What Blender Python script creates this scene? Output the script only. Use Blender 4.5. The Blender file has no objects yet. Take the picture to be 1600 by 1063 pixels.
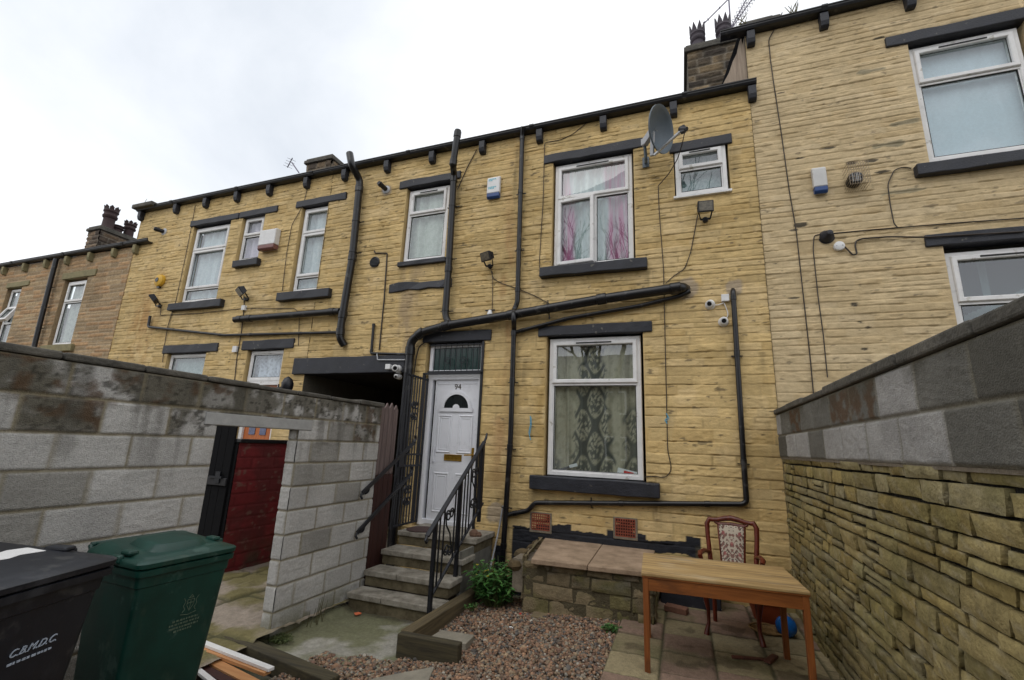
import bpy, math, random
import numpy as np
from mathutils import Vector, Matrix
random.seed(7)
SC = bpy.context.scene
COL = SC.collection
OZ = 1.8                     # everything below is measured from eye level; the ground lies 1.8 m lower
# ------------------------------------------------------------------ camera model
FPX, YAW, PIT, ROL = 712.875, 0.356815794, 0.22631783, 0.0410396577
def cam_axes():
    cy, sy, ct, st, cr, sr = math.cos(YAW), math.sin(YAW), math.cos(PIT), math.sin(PIT), math.cos(ROL), math.sin(ROL)
    f = Vector((-sy*ct, cy*ct, st)); rt = Vector((cy, sy, 0)); up = rt.cross(f)
    return cr*rt + sr*up, -sr*rt + cr*up, f
AX = cam_axes()
CY = -6.0
def ray(x, y):
    return AX[0]*((x-800)/FPX) + AX[1]*(-(y-531.5)/FPX) + AX[2]
def P(x, y, X=None, Y=None, Z=None):
    d = ray(x, y)
    t = X/d.x if X is not None else ((Y-CY)/d.y if Y is not None else Z/d.z)
    return Vector((d.x*t, CY + d.y*t, d.z*t))
def PL(pts, Y): return [P(x, y, Y=Y) for x, y in pts]
# ------------------------------------------------------------------ colours
def S(r, g, b):
    f = lambda c: (c/255/12.92) if c/255 <= .04045 else ((c/255+.055)/1.055)**2.4
    return (f(r), f(g), f(b))
# ------------------------------------------------------------------ numpy noise
def hsh(a, b, s):
    a = np.asarray(a, dtype=np.int64); b = np.asarray(b, dtype=np.int64)
    h = (a*374761393 + b*668265263 + int(s)*974711 + 12345) & 0x7fffffff
    h = ((h ^ (h >> 13))*1274126177) & 0x7fffffff
    h = ((h ^ (h >> 15))*2246822519) & 0x7fffffff
    return ((h ^ (h >> 14)) & 0xffff)/65535.0
def vn(x, y, s=0):
    xi = np.floor(x).astype(np.int64); yi = np.floor(y).astype(np.int64)
    fx = x-xi; fy = y-yi; fx = fx*fx*(3-2*fx); fy = fy*fy*(3-2*fy)
    a = hsh(xi, yi, s); b = hsh(xi+1, yi, s); c = hsh(xi, yi+1, s); d = hsh(xi+1, yi+1, s)
    return (a*(1-fx)+b*fx)*(1-fy)+(c*(1-fx)+d*fx)*fy
def fbm(x, y, s=0, o=4):
    r = 0; a = .5
    for i in range(o):
        r = r + a*vn(x*2**i+i*17.3, y*2**i-i*9.1, s+i); a *= .5
    return r/(1-.5**o)
def sstep(a, b, x):
    t = np.clip((x-a)/(b-a), 0, 1); return t*t*(3-2*t)
def lerp(A, B, t): return A*(1-t[..., None]) + np.array(B)*t[..., None]
# ------------------------------------------------------------------ materials
MATS = {}
def newmat(name):
    m = bpy.data.materials.new(name); m.use_nodes = True
    nt = m.node_tree; b = nt.nodes['Principled BSDF']; return m, nt, b
def setin(b, k, v):
    if k in b.inputs: b.inputs[k].default_value = v
def bumpnoise(nt, b, scale, strength, dist, stretch=None, detail=6):
    tc = nt.nodes.new('ShaderNodeTexCoord'); mp = nt.nodes.new('ShaderNodeMapping')
    if stretch: mp.inputs['Scale'].default_value = stretch
    n = nt.nodes.new('ShaderNodeTexNoise'); n.inputs['Scale'].default_value = scale; n.inputs['Detail'].default_value = detail
    bp = nt.nodes.new('ShaderNodeBump'); bp.inputs['Strength'].default_value = strength; bp.inputs['Distance'].default_value = dist
    nt.links.new(tc.outputs['Object'], mp.inputs['Vector']); nt.links.new(mp.outputs['Vector'], n.inputs['Vector'])
    nt.links.new(n.outputs['Fac'], bp.inputs['Height']); nt.links.new(bp.outputs['Normal'], b.inputs['Normal'])
    return n, mp
def mplain(name, col, rough=.6, var=.15, vscale=6, bs=40, bstr=.25, bd=.004, metal=0, stretch=None, spec=.5, col2=None, chips=None, cth=.66, cscale=14):
    """plain surface: two tones mottled by noise, fine bump, roughness breakup"""
    if name in MATS: return MATS[name]
    m, nt, b = newmat(name)
    n, mp = bumpnoise(nt, b, bs, bstr, bd, stretch)
    n2 = nt.nodes.new('ShaderNodeTexNoise'); n2.inputs['Scale'].default_value = vscale; n2.inputs['Detail'].default_value = 8; n2.inputs['Roughness'].default_value = .65
    nt.links.new(mp.outputs['Vector'], n2.inputs['Vector'])
    r = nt.nodes.new('ShaderNodeValToRGB'); c2 = col2 if col2 else tuple(min(1, c*(1+var)) for c in col)
    c1 = col if col2 else tuple(c*(1-var) for c in col)
    r.color_ramp.elements[0].color = (*c1, 1); r.color_ramp.elements[1].color = (*c2, 1)
    r.color_ramp.elements[0].position = .32; r.color_ramp.elements[1].position = .68
    nt.links.new(n2.outputs['Fac'], r.inputs['Fac']); nt.links.new(r.outputs['Color'], b.inputs['Base Color'])
    if chips:
        n3 = nt.nodes.new('ShaderNodeTexNoise'); n3.inputs['Scale'].default_value = cscale; n3.inputs['Detail'].default_value = 5; n3.inputs['Roughness'].default_value = .6; nt.links.new(mp.outputs['Vector'], n3.inputs['Vector'])
        cr = nt.nodes.new('ShaderNodeValToRGB'); cr.color_ramp.elements[0].position = cth; cr.color_ramp.elements[1].position = cth+.05; nt.links.new(n3.outputs['Fac'], cr.inputs['Fac'])
        mxx = nt.nodes.new('ShaderNodeMixRGB'); mxx.inputs['Color2'].default_value = (*chips, 1); nt.links.new(cr.outputs['Color'], mxx.inputs['Fac']); nt.links.new(r.outputs['Color'], mxx.inputs['Color1']); nt.links.new(mxx.outputs['Color'], b.inputs['Base Color'])
    mr = nt.nodes.new('ShaderNodeMapRange'); mr.inputs['To Min'].default_value = max(.02, rough-.12); mr.inputs['To Max'].default_value = min(1, rough+.12)
    nt.links.new(n2.outputs['Fac'], mr.inputs['Value']); nt.links.new(mr.outputs['Result'], b.inputs['Roughness'])
    b.inputs['Metallic'].default_value = metal; setin(b, 'Specular IOR Level', spec)
    MATS[name] = m; return m
def mattr(name, rough=.85, var=.2, vscale=14, bs=70, bstr=.5, bd=.006, spec=.3, stretch=None):
    """per-vertex albedo attribute times fine noise"""
    if name in MATS: return MATS[name]
    m, nt, b = newmat(name)
    n, mp = bumpnoise(nt, b, bs, bstr, bd, stretch)
    at = nt.nodes.new('ShaderNodeAttribute'); at.attribute_name = 'Col'
    n2 = nt.nodes.new('ShaderNodeTexNoise'); n2.inputs['Scale'].default_value = vscale; n2.inputs['Detail'].default_value = 10; n2.inputs['Roughness'].default_value = .7
    nt.links.new(mp.outputs['Vector'], n2.inputs['Vector'])
    mr = nt.nodes.new('ShaderNodeMapRange'); mr.inputs['From Min'].default_value = .3; mr.inputs['From Max'].default_value = .7
    mr.inputs['To Min'].default_value = 1-var; mr.inputs['To Max'].default_value = 1+var
    nt.links.new(n2.outputs['Fac'], mr.inputs['Value'])
    mx = nt.nodes.new('ShaderNodeVectorMath'); mx.operation = 'SCALE'
    nt.links.new(at.outputs['Color'], mx.inputs[0]); nt.links.new(mr.outputs['Result'], mx.inputs['Scale'])
    nt.links.new(mx.outputs['Vector'], b.inputs['Base Color'])
    b.inputs['Roughness'].default_value = rough; setin(b, 'Specular IOR Level', spec)
    MATS[name] = m; return m
def mwood(name, c1, c2, axis, rough=.55, gscale=9, bstr=.25):
    if name in MATS: return MATS[name]
    m, nt, b = newmat(name)
    st = [1, 1, 1]; st['xyz'.index(axis)] = .06
    n, mp = bumpnoise(nt, b, gscale*9, bstr, .003, tuple(st), 8)
    n2 = nt.nodes.new('ShaderNodeTexNoise'); n2.inputs['Scale'].default_value = gscale*3; n2.inputs['Detail'].default_value = 9; n2.inputs['Roughness'].default_value = .7
    n2.inputs['Distortion'].default_value = .6
    nt.links.new(mp.outputs['Vector'], n2.inputs['Vector'])
    r = nt.nodes.new('ShaderNodeValToRGB'); r.color_ramp.elements[0].color = (*c1, 1); r.color_ramp.elements[1].color = (*c2, 1)
    r.color_ramp.elements[0].position = .33; r.color_ramp.elements[1].position = .66
    nt.links.new(n2.outputs['Fac'], r.inputs['Fac']); nt.links.new(r.outputs['Color'], b.inputs['Base Color'])
    b.inputs['Roughness'].default_value = rough
    MATS[name] = m; return m
def add_marks(m, col, scale, th, stretch=(1, 1, 1), amt=.6):
    """second layer of blotchy marks mixed into a material's base colour"""
    nt = m.node_tree; b = nt.nodes['Principled BSDF']; src = b.inputs['Base Color'].links[0].from_socket
    tc = nt.nodes.new('ShaderNodeTexCoord'); mp = nt.nodes.new('ShaderNodeMapping'); mp.inputs['Scale'].default_value = stretch
    n = nt.nodes.new('ShaderNodeTexNoise'); n.inputs['Scale'].default_value = scale; n.inputs['Detail'].default_value = 7; n.inputs['Roughness'].default_value = .6
    cr = nt.nodes.new('ShaderNodeValToRGB'); cr.color_ramp.elements[0].position = th; cr.color_ramp.elements[1].position = th+.12; cr.color_ramp.elements[1].color = (amt, amt, amt, 1)
    mx = nt.nodes.new('ShaderNodeMixRGB'); mx.inputs['Color2'].default_value = (*col, 1)
    L = nt.links.new; L(tc.outputs['Object'], mp.inputs['Vector']); L(mp.outputs['Vector'], n.inputs['Vector']); L(n.outputs['Fac'], cr.inputs['Fac']); L(cr.outputs['Color'], mx.inputs['Fac']); L(src, mx.inputs['Color1']); L(mx.outputs['Color'], b.inputs['Base Color'])
def mglass(name='window_glass', ior=2.15, tint=(.93, .96, .96), rough=0.0):
    if name in MATS: return MATS[name]
    m = bpy.data.materials.new(name); m.use_nodes = True; nt = m.node_tree; nt.nodes.clear()
    o = nt.nodes.new('ShaderNodeOutputMaterial'); mx = nt.nodes.new('ShaderNodeMixShader')
    t = nt.nodes.new('ShaderNodeBsdfTransparent'); t.inputs['Color'].default_value = (*tint, 1)
    g = nt.nodes.new('ShaderNodeBsdfGlossy'); g.inputs['Roughness'].default_value = rough; g.inputs['Color'].default_value = (.95, .97, 1, 1)
    f = nt.nodes.new('ShaderNodeFresnel'); f.inputs['IOR'].default_value = ior
    tc = nt.nodes.new('ShaderNodeTexCoord'); n = nt.nodes.new('ShaderNodeTexNoise'); n.inputs['Scale'].default_value = 1.7
    bp = nt.nodes.new('ShaderNodeBump'); bp.inputs['Strength'].default_value = .04; bp.inputs['Distance'].default_value = .02
    L = nt.links.new
    L(tc.outputs['Object'], n.inputs['Vector']); L(n.outputs['Fac'], bp.inputs['Height']); L(bp.outputs['Normal'], g.inputs['Normal'])
    ge = nt.nodes.new('ShaderNodeNewGeometry'); iv = nt.nodes.new('ShaderNodeMath'); iv.operation = 'SUBTRACT'; iv.inputs[0].default_value = 1; mu = nt.nodes.new('ShaderNodeMath'); mu.operation = 'MULTIPLY'
    L(ge.outputs['Backfacing'], iv.inputs[1]); L(iv.outputs[0], mu.inputs[0]); L(f.outputs['Fac'], mu.inputs[1]); L(mu.outputs[0], mx.inputs['Fac']); L(t.outputs[0], mx.inputs[1]); L(g.outputs[0], mx.inputs[2]); L(mx.outputs[0], o.inputs['Surface'])
    MATS[name] = m; return m
BINB = S(24, 27, 34); BING = S(11, 54, 46)
M = dict(
 lintel=mplain('black_masonry_paint', S(35, 37, 45), .55, .35, 7, 60, .5, .008, chips=(.10, .095, .085), cth=.655, cscale=11),
 gutter=mplain('black_gutter_plastic', S(18, 19, 24), .4, .4, 6, 30, .15, chips=(.05, .048, .045), cth=.62, cscale=8),
 pipe=mplain('black_pipe_plastic', S(17, 17, 21), .33, .45, 6, 25, .15, chips=(.045, .043, .042), cth=.60, cscale=7),
 iron=mplain('black_iron_paint', S(21, 23, 30), .42, .3, 20, 60, .2, .002),
 upvc=mplain('white_upvc', (.74, .735, .73), .3, .09, 5, 20, .03, chips=(.5, .48, .44), cth=.63, cscale=9),
 door=mplain('white_door_upvc', (.74, .75, .79), .3, .03, 4, 20, .02),
 rubber=mplain('black_seal', (.015, .015, .016), .6),
 brass=mplain('brass', S(175, 140, 60), .35, .2, 30, metal=.9),
 wplastic=mplain('white_plastic', (.72, .72, .72), .4, .08, 12),
 gplastic=mplain('grey_plastic', (.42, .43, .45), .45, .08),
 blue=mplain('blue_plastic', S(38, 70, 125), .4, .1),
 cable=mplain('dark_cable', S(52, 44, 38), .6, .2),
 pcable=mplain('pale_cable', S(165, 165, 160), .5, .1),
 dish=mplain('dish_grey_paint', S(92, 104, 114), .5, .12, 5),
 metal=mplain('galvanised_metal', (.42, .43, .44), .4, .2, 25, metal=.8),
 alum=mplain('aerial_metal', S(90, 84, 100), .4, .15, metal=.6),
 terracotta=mplain('terracotta', S(138, 68, 48), .8, .2, 14, 60, .4),
 mortar=mplain('mortar_grey', S(120, 110, 95), .95, .25, 14, 60, .7, .01),
 coping=mplain('weathered_coping', (.05, .047, .04), .95, .6, 5, 40, .9, .012, col2=(.13, .12, .10)),
 slate=mplain('roof_slate', (.06, .06, .07), .6, .3, 5, 30, .4),
 ply=mwood('weathered_board', S(128, 112, 98), S(176, 160, 142), 'z', .85, 6),
 dark=mplain('black_void_paint', (.007, .007, .008), .95, spec=.15),
 blkgate=mwood('black_gate_boards', (.010, .010, .012), (.022, .021, .024), 'z', .6, 5),
 redbrick=mattr('red_painted_brick', .6, .15, 10, 60, .4, .004),
 painted=mattr('painted_stone', .75, .16, 9, 60, .55, .007),
 stone=mattr('bare_stone', .9, .28, 16, 55, .9, .012),
 block=mattr('concrete_block', .95, .22, 60, 140, 1.0, .008),
 leaf=mattr('leaf', .5, .2, 30, 30, .2, .002),
 cloth=mattr('cloth', .9, .08, 40, 60, .06, .001),
 gravelm=mattr('pebble', .75, .2, 60, 90, .3, .003),
 flat=mattr('printed', .6, .05, 20, 30, .05),
 conc=mattr('concrete_ground', .95, .25, 30, 90, .9, .01),
 binblack=mplain('black_bin_plastic', BINB, .45, .3, 5, 120, .25, .002, chips=(.035, .036, .038), cth=.60, cscale=6),
 bingreen=mplain('green_bin_plastic', BING, .42, .3, 5, 120, .25, .002, chips=(.03, .075, .062), cth=.60, cscale=6),
 bintext=mplain('pale_print', S(170, 180, 195), .6, .2, 60),
 bintextg=mplain('faded_print', S(84, 100, 84), .6, .3, 60),
 tabletop=mwood('weathered_tabletop', S(132, 104, 64), S(204, 172, 118), 'x', .65, 7),
 tablewood=mwood('stained_table_wood', S(118, 66, 26), S(160, 96, 44), 'x', .5, 7),
 tableleg=mwood('stained_leg_wood', S(112, 60, 24), S(150, 88, 40), 'z', .5, 7),
 mahog=mwood('mahogany', S(62, 22, 14), S(112, 44, 26), 'z', .32, 8, .1),
 fencepale=mwood('weathered_fence', S(88, 74, 72), S(122, 106, 102), 'z', .85, 8),
 fencedark=mwood('stained_fence', S(44, 20, 16), S(64, 30, 24), 'z', .7, 8),
 sleeper=mwood('old_sleeper', S(62, 54, 38), S(112, 98, 70), 'y', .9, 7, .6),
 sleeperx=mwood('dark_sleeper', S(38, 34, 26), S(84, 76, 52), 'x', .9, 7, .6),
 newwood=mwood('pine_board', S(168, 112, 66), S(204, 152, 100), 'x', .6, 6),
 wpaint=mplain('white_primer', (.75, .74, .72), .5, .08),
 orange=mplain('orange_brown_plastic', S(150, 70, 40), .5, .12),
 ball=mplain('blue_ball_vinyl', S(16, 88, 160), .25, .12, 6),
 wicker=mplain('wicker', S(132, 104, 64), .8, .3, 40),
 twine=mplain('blue_twine', S(80, 165, 200), .8),
 yellowp=mplain('yellow_plastic', S(210, 165, 50), .5, .1),
 pot=mplain('dark_clay', S(62, 54, 62), .7, .3, 8, 40, .4),
 redpot=mplain('red_clay', S(56, 40, 40), .8, .3, 8, 40, .4),
 doororange=mwood('orange_door', S(170, 88, 34), S(196, 112, 52), 'z', .4),
 bark=mplain('bare_bark', (.05, .042, .036), .9, .3, 9, 40, .6),
 paper=mplain('litter_white', (.75, .75, .74), .6, .05),
 redlit=mplain('litter_red', S(190, 40, 34), .5, .1),
 glass=mglass(), dglass=mplain('dark_glass', (.012, .016, .017), .08, .2, 8, 10, .02),
 lens=mplain('black_lens', (.01, .01, .012), .15),
)
add_marks(M['tabletop'], S(92, 84, 72), 4, .54, (.35, 3.2, 1), .75); add_marks(M['tabletop'], S(196, 178, 148), 3, .56, (.6, 1.4, 1), .5)
add_marks(M['tablewood'], S(84, 48, 24), 5, .55, (.5, 2, 2), .7); add_marks(M['tableleg'], S(84, 48, 24), 5, .52, (2, 2, .5), .7)
add_marks(M['bingreen'], S(60, 78, 66), 7, .58, (1, 1, .5), .45); add_marks(M['binblack'], S(70, 72, 76), 7, .58, (1, 1, .5), .4)
add_marks(M['door'], (.5, .48, .43), 3, .60, (1, 1, .4), .35)
# ------------------------------------------------------------------ mesh builder
BASE = {}
class MB:
    def __init__(s): s.v = []; s.f = []; s.c = []
    def add(s, vs, fs, col=None):
        n = len(s.v); s.v += [tuple(v) for v in vs]; s.f += [tuple(i+n for i in f) for f in fs]
        s.c += [col if col else (.5, .5, .5)]*len(vs); return s
    def box(s, x0, x1, y0, y1, z0, z1, col=None, rot=None, about=None):
        vs = [Vector((x, y, z)) for z in (z0, z1) for y in (y0, y1) for x in (x0, x1)]
        if rot is not None:
            a = Vector(about) if about else Vector(((x0+x1)/2, (y0+y1)/2, (z0+z1)/2))
            vs = [rot @ (v-a) + a for v in vs]
        return s.add(vs, [(0, 2, 3, 1), (4, 5, 7, 6), (0, 1, 5, 4), (2, 6, 7, 3), (0, 4, 6, 2), (1, 3, 7, 5)], col)
    def bar(s, a, b, w, h, up=(0, 0, 1), col=None):
        a, b = Vector(a), Vector(b); d = (b-a).normalized(); u = Vector(up); r = d.cross(u)
        if r.length < 1e-4: r = d.cross(Vector((0, 1, 0)))
        r.normalize(); u = r.cross(d).normalized(); r *= w/2; u *= h/2
        vs = [p+i*r+j*u for p in (a, b) for i, j in ((-1, -1), (1, -1), (1, 1), (-1, 1))]
        return s.add(vs, [(0, 3, 2, 1), (4, 5, 6, 7), (0, 1, 5, 4), (1, 2, 6, 5), (2, 3, 7, 6), (3, 0, 4, 7)], col)
    def quad(s, a, b, c, d, col=None): return s.add([a, b, c, d], [(0, 1, 2, 3)], col)
    def poly(s, loop, off, col=None):
        """extrude a closed loop of points by the vector off"""
        n = len(loop); off = Vector(off); L = [Vector(p) for p in loop]
        fs = [tuple(range(n))[::-1], tuple(range(n, 2*n))] + [(i, (i+1) % n, n+(i+1) % n, n+i) for i in range(n)]
        return s.add(L+[p+off for p in L], fs, col)
    def tube(s, pts, r, n=10, fillet=0, caps=True, col=None):
        pts = [Vector(p) for p in pts]
        if fillet and len(pts) > 2 and not isinstance(r, (list, tuple)):
            q = [pts[0]]
            for i in range(1, len(pts)-1):
                a, b, c = pts[i-1], pts[i], pts[i+1]
                da, dc = a-b, c-b
                fl = min(fillet, da.length*.45, dc.length*.45)
                p0, p1 = b+da.normalized()*fl, b+dc.normalized()*fl
                for k in range(6):
                    t = k/5; q.append(p0*(1-t)**2 + b*2*t*(1-t) + p1*t*t)
            q.append(pts[-1]); pts = q
        rs = r if isinstance(r, (list, tuple)) else [r]*len(pts)
        t0 = (pts[1]-pts[0]).normalized(); up = Vector((0, 0, 1)) if abs(t0.z) < .9 else Vector((0, 1, 0))
        nrm = t0.cross(up).normalized(); vs = []
        for i, p in enumerate(pts):
            t = (pts[min(i+1, len(pts)-1)]-pts[max(i-1, 0)])
            t = t.normalized() if t.length > 1e-9 else t0
            nrm = (nrm - t*nrm.dot(t)).normalized(); bn = t.cross(nrm)
            for k in range(n):
                a = 2*math.pi*k/n; vs.append(p+(nrm*math.cos(a)+bn*math.sin(a))*rs[i])
        fs = [(i*n+k, i*n+(k+1) % n, (i+1)*n+(k+1) % n, (i+1)*n+k) for i in range(len(pts)-1) for k in range(n)]
        if caps: fs += [tuple(range(n))[::-1], tuple(range((len(pts)-1)*n, len(pts)*n))]
        return s.add(vs, fs, col)
    def lathe(s, prof, c, axis=(0, 0, 1), n=20, col=None):
        """prof: list of (radius, height) along the axis"""
        c = Vector(c); q = Vector((0, 0, 1)).rotation_difference(Vector(axis)); vs = []
        for r, h in prof:
            for k in range(n):
                a = 2*math.pi*k/n; vs.append(c + q @ Vector((max(r, 1e-4)*math.cos(a), max(r, 1e-4)*math.sin(a), h)))
        m = len(prof)
        fs = [(i*n+k, i*n+(k+1) % n, (i+1)*n+(k+1) % n, (i+1)*n+k) for i in range(m-1) for k in range(n)]
        fs += [tuple(range(n))[::-1], tuple(range((m-1)*n, m*n))]
        return s.add(vs, fs, col)
    def ring(s, x0, x1, z0, z1, w, yf, yb, ch=.007, col=None):
        """mitred window ring with chamfered edges in an x-z plane"""
        pr = [(0, yb), (0, yf+ch), (ch, yf), (w-ch, yf), (w, yf+ch), (w, yb)]; vs = []
        for i, y in pr: vs += [(x0+i, y, z0+i), (x1-i, y, z0+i), (x1-i, y, z1-i), (x0+i, y, z1-i)]
        fs = []
        for j in range(len(pr)):
            k = (j+1) % len(pr)
            fs += [(j*4+e, j*4+(e+1) % 4, k*4+(e+1) % 4, k*4+e) for e in range(4)]
        return s.add(vs, fs, col)
    def build(s, name, mat, parent=None, local=False, bevel=0, smooth=False, tf=None):
        me = bpy.data.meshes.new(name); V = np.array(s.v, dtype=np.float64)
        if tf is not None: V = np.array([tuple(tf @ Vector(v)) for v in s.v])
        if parent is not None:
            b = BASE.get(parent.name); b = (0, 0, 0) if (local or b is None) else b; loc = (0, 0, 0)
        else:
            b = ((V[:, 0].min()+V[:, 0].max())/2, (V[:, 1].min()+V[:, 1].max())/2, V[:, 2].min()); loc = (b[0], b[1], b[2]+OZ)
        V = V-np.array(b)
        me.from_pydata(V.tolist(), [], s.f); me.materials.append(mat)
        ca = me.color_attributes.new('Col', 'FLOAT_COLOR', 'POINT')
        ca.data.foreach_set('color', np.concatenate([np.array(s.c, dtype=np.float32), np.ones((len(s.c), 1), np.float32)], 1).ravel())
        if smooth: me.polygons.foreach_set('use_smooth', [True]*len(me.polygons))
        me.update()
        o = bpy.data.objects.new(name, me); COL.objects.link(o); o.location = loc
        if parent is not None: o.parent = parent; BASE[o.name] = b
        else: BASE[o.name] = b
        if bevel:
            bm = o.modifiers.new('Bevel', 'BEVEL'); bm.width = bevel; bm.segments = 2; bm.limit_method = 'ANGLE'; bm.angle_limit = .6
        if smooth:
            es = o.modifiers.new('split', 'EDGE_SPLIT'); es.split_angle = .75
        return o
def thing(name, label, cat, base=(0, 0, 0), rotz=0, group=None):
    o = bpy.data.objects.new(name, None); COL.objects.link(o); o.empty_display_size = .1
    o.location = (base[0], base[1], base[2]+OZ); o.rotation_euler = (0, 0, rotz)
    o['label'] = label; o['category'] = cat
    if group: o['group'] = group
    BASE[o.name] = tuple(base); return o
def tag(o, label=None, cat=None, group=None, kind=None):
    if label: o['label'] = label
    if cat: o['category'] = cat
    if group: o['group'] = group
    if kind: o['kind'] = kind
    return o
def gridmesh(name, V, F, C, mat, parent=None, smooth=True):
    used = np.unique(F); rm = np.full(len(V), -1); rm[used] = np.arange(len(used)); V = V[used]; C = C[used]; F = rm[F]
    if parent is not None: b = np.array(BASE.get(parent.name, (0, 0, 0))); loc = (0, 0, 0)
    else:
        b = np.array(((V[:, 0].min()+V[:, 0].max())/2, (V[:, 1].min()+V[:, 1].max())/2, V[:, 2].min())); loc = (b[0], b[1], b[2]+OZ)
    V = V-b
    me = bpy.data.meshes.new(name); k = F.shape[1]
    me.vertices.add(len(V)); me.vertices.foreach_set('co', V.astype(np.float32).ravel())
    me.loops.add(F.size); me.loops.foreach_set('vertex_index', F.astype(np.int32).ravel())
    me.polygons.add(len(F)); me.polygons.foreach_set('loop_start', np.arange(0, F.size, k, dtype=np.int32))
    me.polygons.foreach_set('use_smooth', [smooth]*len(F))
    me.update(calc_edges=True); me.validate()
    ca = me.color_attributes.new('Col', 'FLOAT_COLOR', 'POINT')
    ca.data.foreach_set('color', np.concatenate([C, np.ones((len(C), 1))], 1).astype(np.float32).ravel())
    me.materials.append(mat)
    o = bpy.data.objects.new(name, me); COL.objects.link(o); o.location = loc
    if parent is not None: o.parent = parent
    BASE[o.name] = tuple(b); return o
def axis_lines(a, b, d, cuts):
    n = max(2, int(round((b-a)/d))+1); L = np.linspace(a, b, n)
    c = np.array([x for x in cuts if a < x < b])
    if len(c):
        L = L[np.min(np.abs(L[:, None]-c[None, :]), 1) > d*.4]; L = np.sort(np.concatenate([L, c]))
    return L
def stones(U, V, p):
    """coursed masonry: returns edge distance, three randoms per stone, height inside the stone (-1..1), row edge distance"""
    s = p['seed']; w = p.get('wob', .01); ws = p.get('wscale', 5)
    U2 = U+(fbm(U*ws, V*ws, s+1, 3)-.5)*2*w; V2 = V+(fbm(U*ws*.8+40, V*ws, s+2, 3)-.5)*2*w
    rng = np.random.RandomState(s)
    lo, hi = V.min()-1, V.max()+1
    if 'pitch' in p:
        k0 = math.floor((lo-p['v0'])/p['pitch']); B = p['v0']+p['pitch']*np.arange(k0, k0+int((hi-lo)/p['pitch'])+3)
    else:
        B = lo-.5+np.cumsum(rng.uniform(p['rmin'], p['rmax'], int((hi-lo+1)/p['rmin'])+3))
        if 'big' in p:
            st = rng.uniform(p['rmin'], p['rmax'], len(B)); z = lo-.5; B = []
            for q in st: B.append(z); z += q*(1+p['big']*float(np.clip((1.6-z)/1.4, 0, 1)))
            B = np.array(B)
        
    R = np.clip(np.searchsorted(B, V2)-1, 0, len(B)-2)
    dv = np.minimum(V2-B[R], B[R+1]-V2); fv = (V2-B[R])/(B[R+1]-B[R])*2-1
    du = np.zeros_like(U); I = np.zeros(U.shape, dtype=np.int64)
    ul, uh = U.min()-1, U.max()+1
    for r in np.unique(R):
        m = R == r
        if 'pitch' in p:
            ph = p.get('u0', 0)+(.5*p['len'] if r % 2 else 0)+rng.uniform(-.02, .02)
            k0 = math.floor((ul-ph)/p['len']); b = ph+p['len']*np.arange(k0, k0+int((uh-ul)/p['len'])+3)
        else: b = ul-.5+np.cumsum(rng.uniform(p['lmin'], p['lmax'], int((uh-ul+1)/p['lmin'])+3))
        i = np.clip(np.searchsorted(b, U2[m])-1, 0, len(b)-2)
        du[m] = np.minimum(U2[m]-b[i], b[i+1]-U2[m]); I[m] = i
    return np.minimum(du, dv), hsh(R, I, s+11), hsh(R, I, s+12), hsh(R, I, s+13), fv, dv
def masonry(name, parent, mat, mapf, u0, u1, v0, v1, du, dv, p, colf, holes=(), extra=None, keep=None):
    """mapf(u, d, v) -> xyz arrays with d the outward offset; colf(U,V,e,r1,r2,r3,D) -> colours"""
    ul = axis_lines(u0, u1, du, [x for h in holes for x in h[:2]]); vl = axis_lines(v0, v1, dv, [x for h in holes for x in h[2:]])
    U, V = np.meshgrid(ul, vl); e, r1, r2, r3, fv, rdv = stones(U, V, p)
    s = p['seed']; jw, bw = p['jw'], p['bw']
    prof = sstep(jw*.4, jw+bw, e)
    face = prof*(p['depth'] + (r1-.5)*2*p['off'] + (r2-.5)*fv*p['tilt'])
    rough = (fbm(U*p.get('rs', 14)*.8, V*p.get('rs', 14)*1.5, s+5, 4)-.5)*2*p['rough']*(.35+.65*prof)*(.5+r3)
    D = face+rough
    if 'gap' in p:      # missing pointing: deep dark slots along some joints
        g = sstep(.66, .75, fbm(U*5.5, V*9.5, s+8, 3))*(rdv < max(jw*1.3, .0052))
        D = D-g*p['gap']
    fade = np.ones_like(D)
    for h in holes:
        dx = np.maximum(np.maximum(h[0]-U, U-h[1]), 0); dz = np.maximum(np.maximum(h[2]-V, V-h[3]), 0)
        fade = np.minimum(fade, sstep(0, .03, np.hypot(dx, dz)))
    D = D*fade+.004*(1-fade)
    C = colf(U, V, e, r1, r2, r3, D, prof)
    X, Y, Z = mapf(U, D, V); VV = np.stack([X, Y, Z], -1).reshape(-1, 3); CC = np.clip(C, 0, 1).reshape(-1, 3)
    nu, nv = len(ul), len(vl); a = (np.arange(nv-1)[:, None]*nu+np.arange(nu-1)[None, :]); F = np.stack([a, a+1, a+1+nu, a+nu], -1)
    uc = (ul[:-1]+ul[1:])/2; vc = (vl[:-1]+vl[1:])/2; K = np.ones((nv-1, nu-1), bool); UC, VC = np.meshgrid(uc, vc)
    for h in holes: K &= ~((UC > h[0]) & (UC < h[1]) & (VC > h[2]) & (VC < h[3]))
    if keep is not None: K &= keep(UC, VC)
    F = F[K].reshape(-1, 4)
    if extra is not None and extra.v:
        n = len(VV); VV = np.concatenate([VV, np.array(extra.v)]); CC = np.concatenate([CC, np.array(extra.c)])
        F = np.concatenate([F, np.array(extra.f)+n])
    return gridmesh(name, VV, F, CC, mat, parent)
def facade(U, D, V): return U, -D, V
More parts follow.
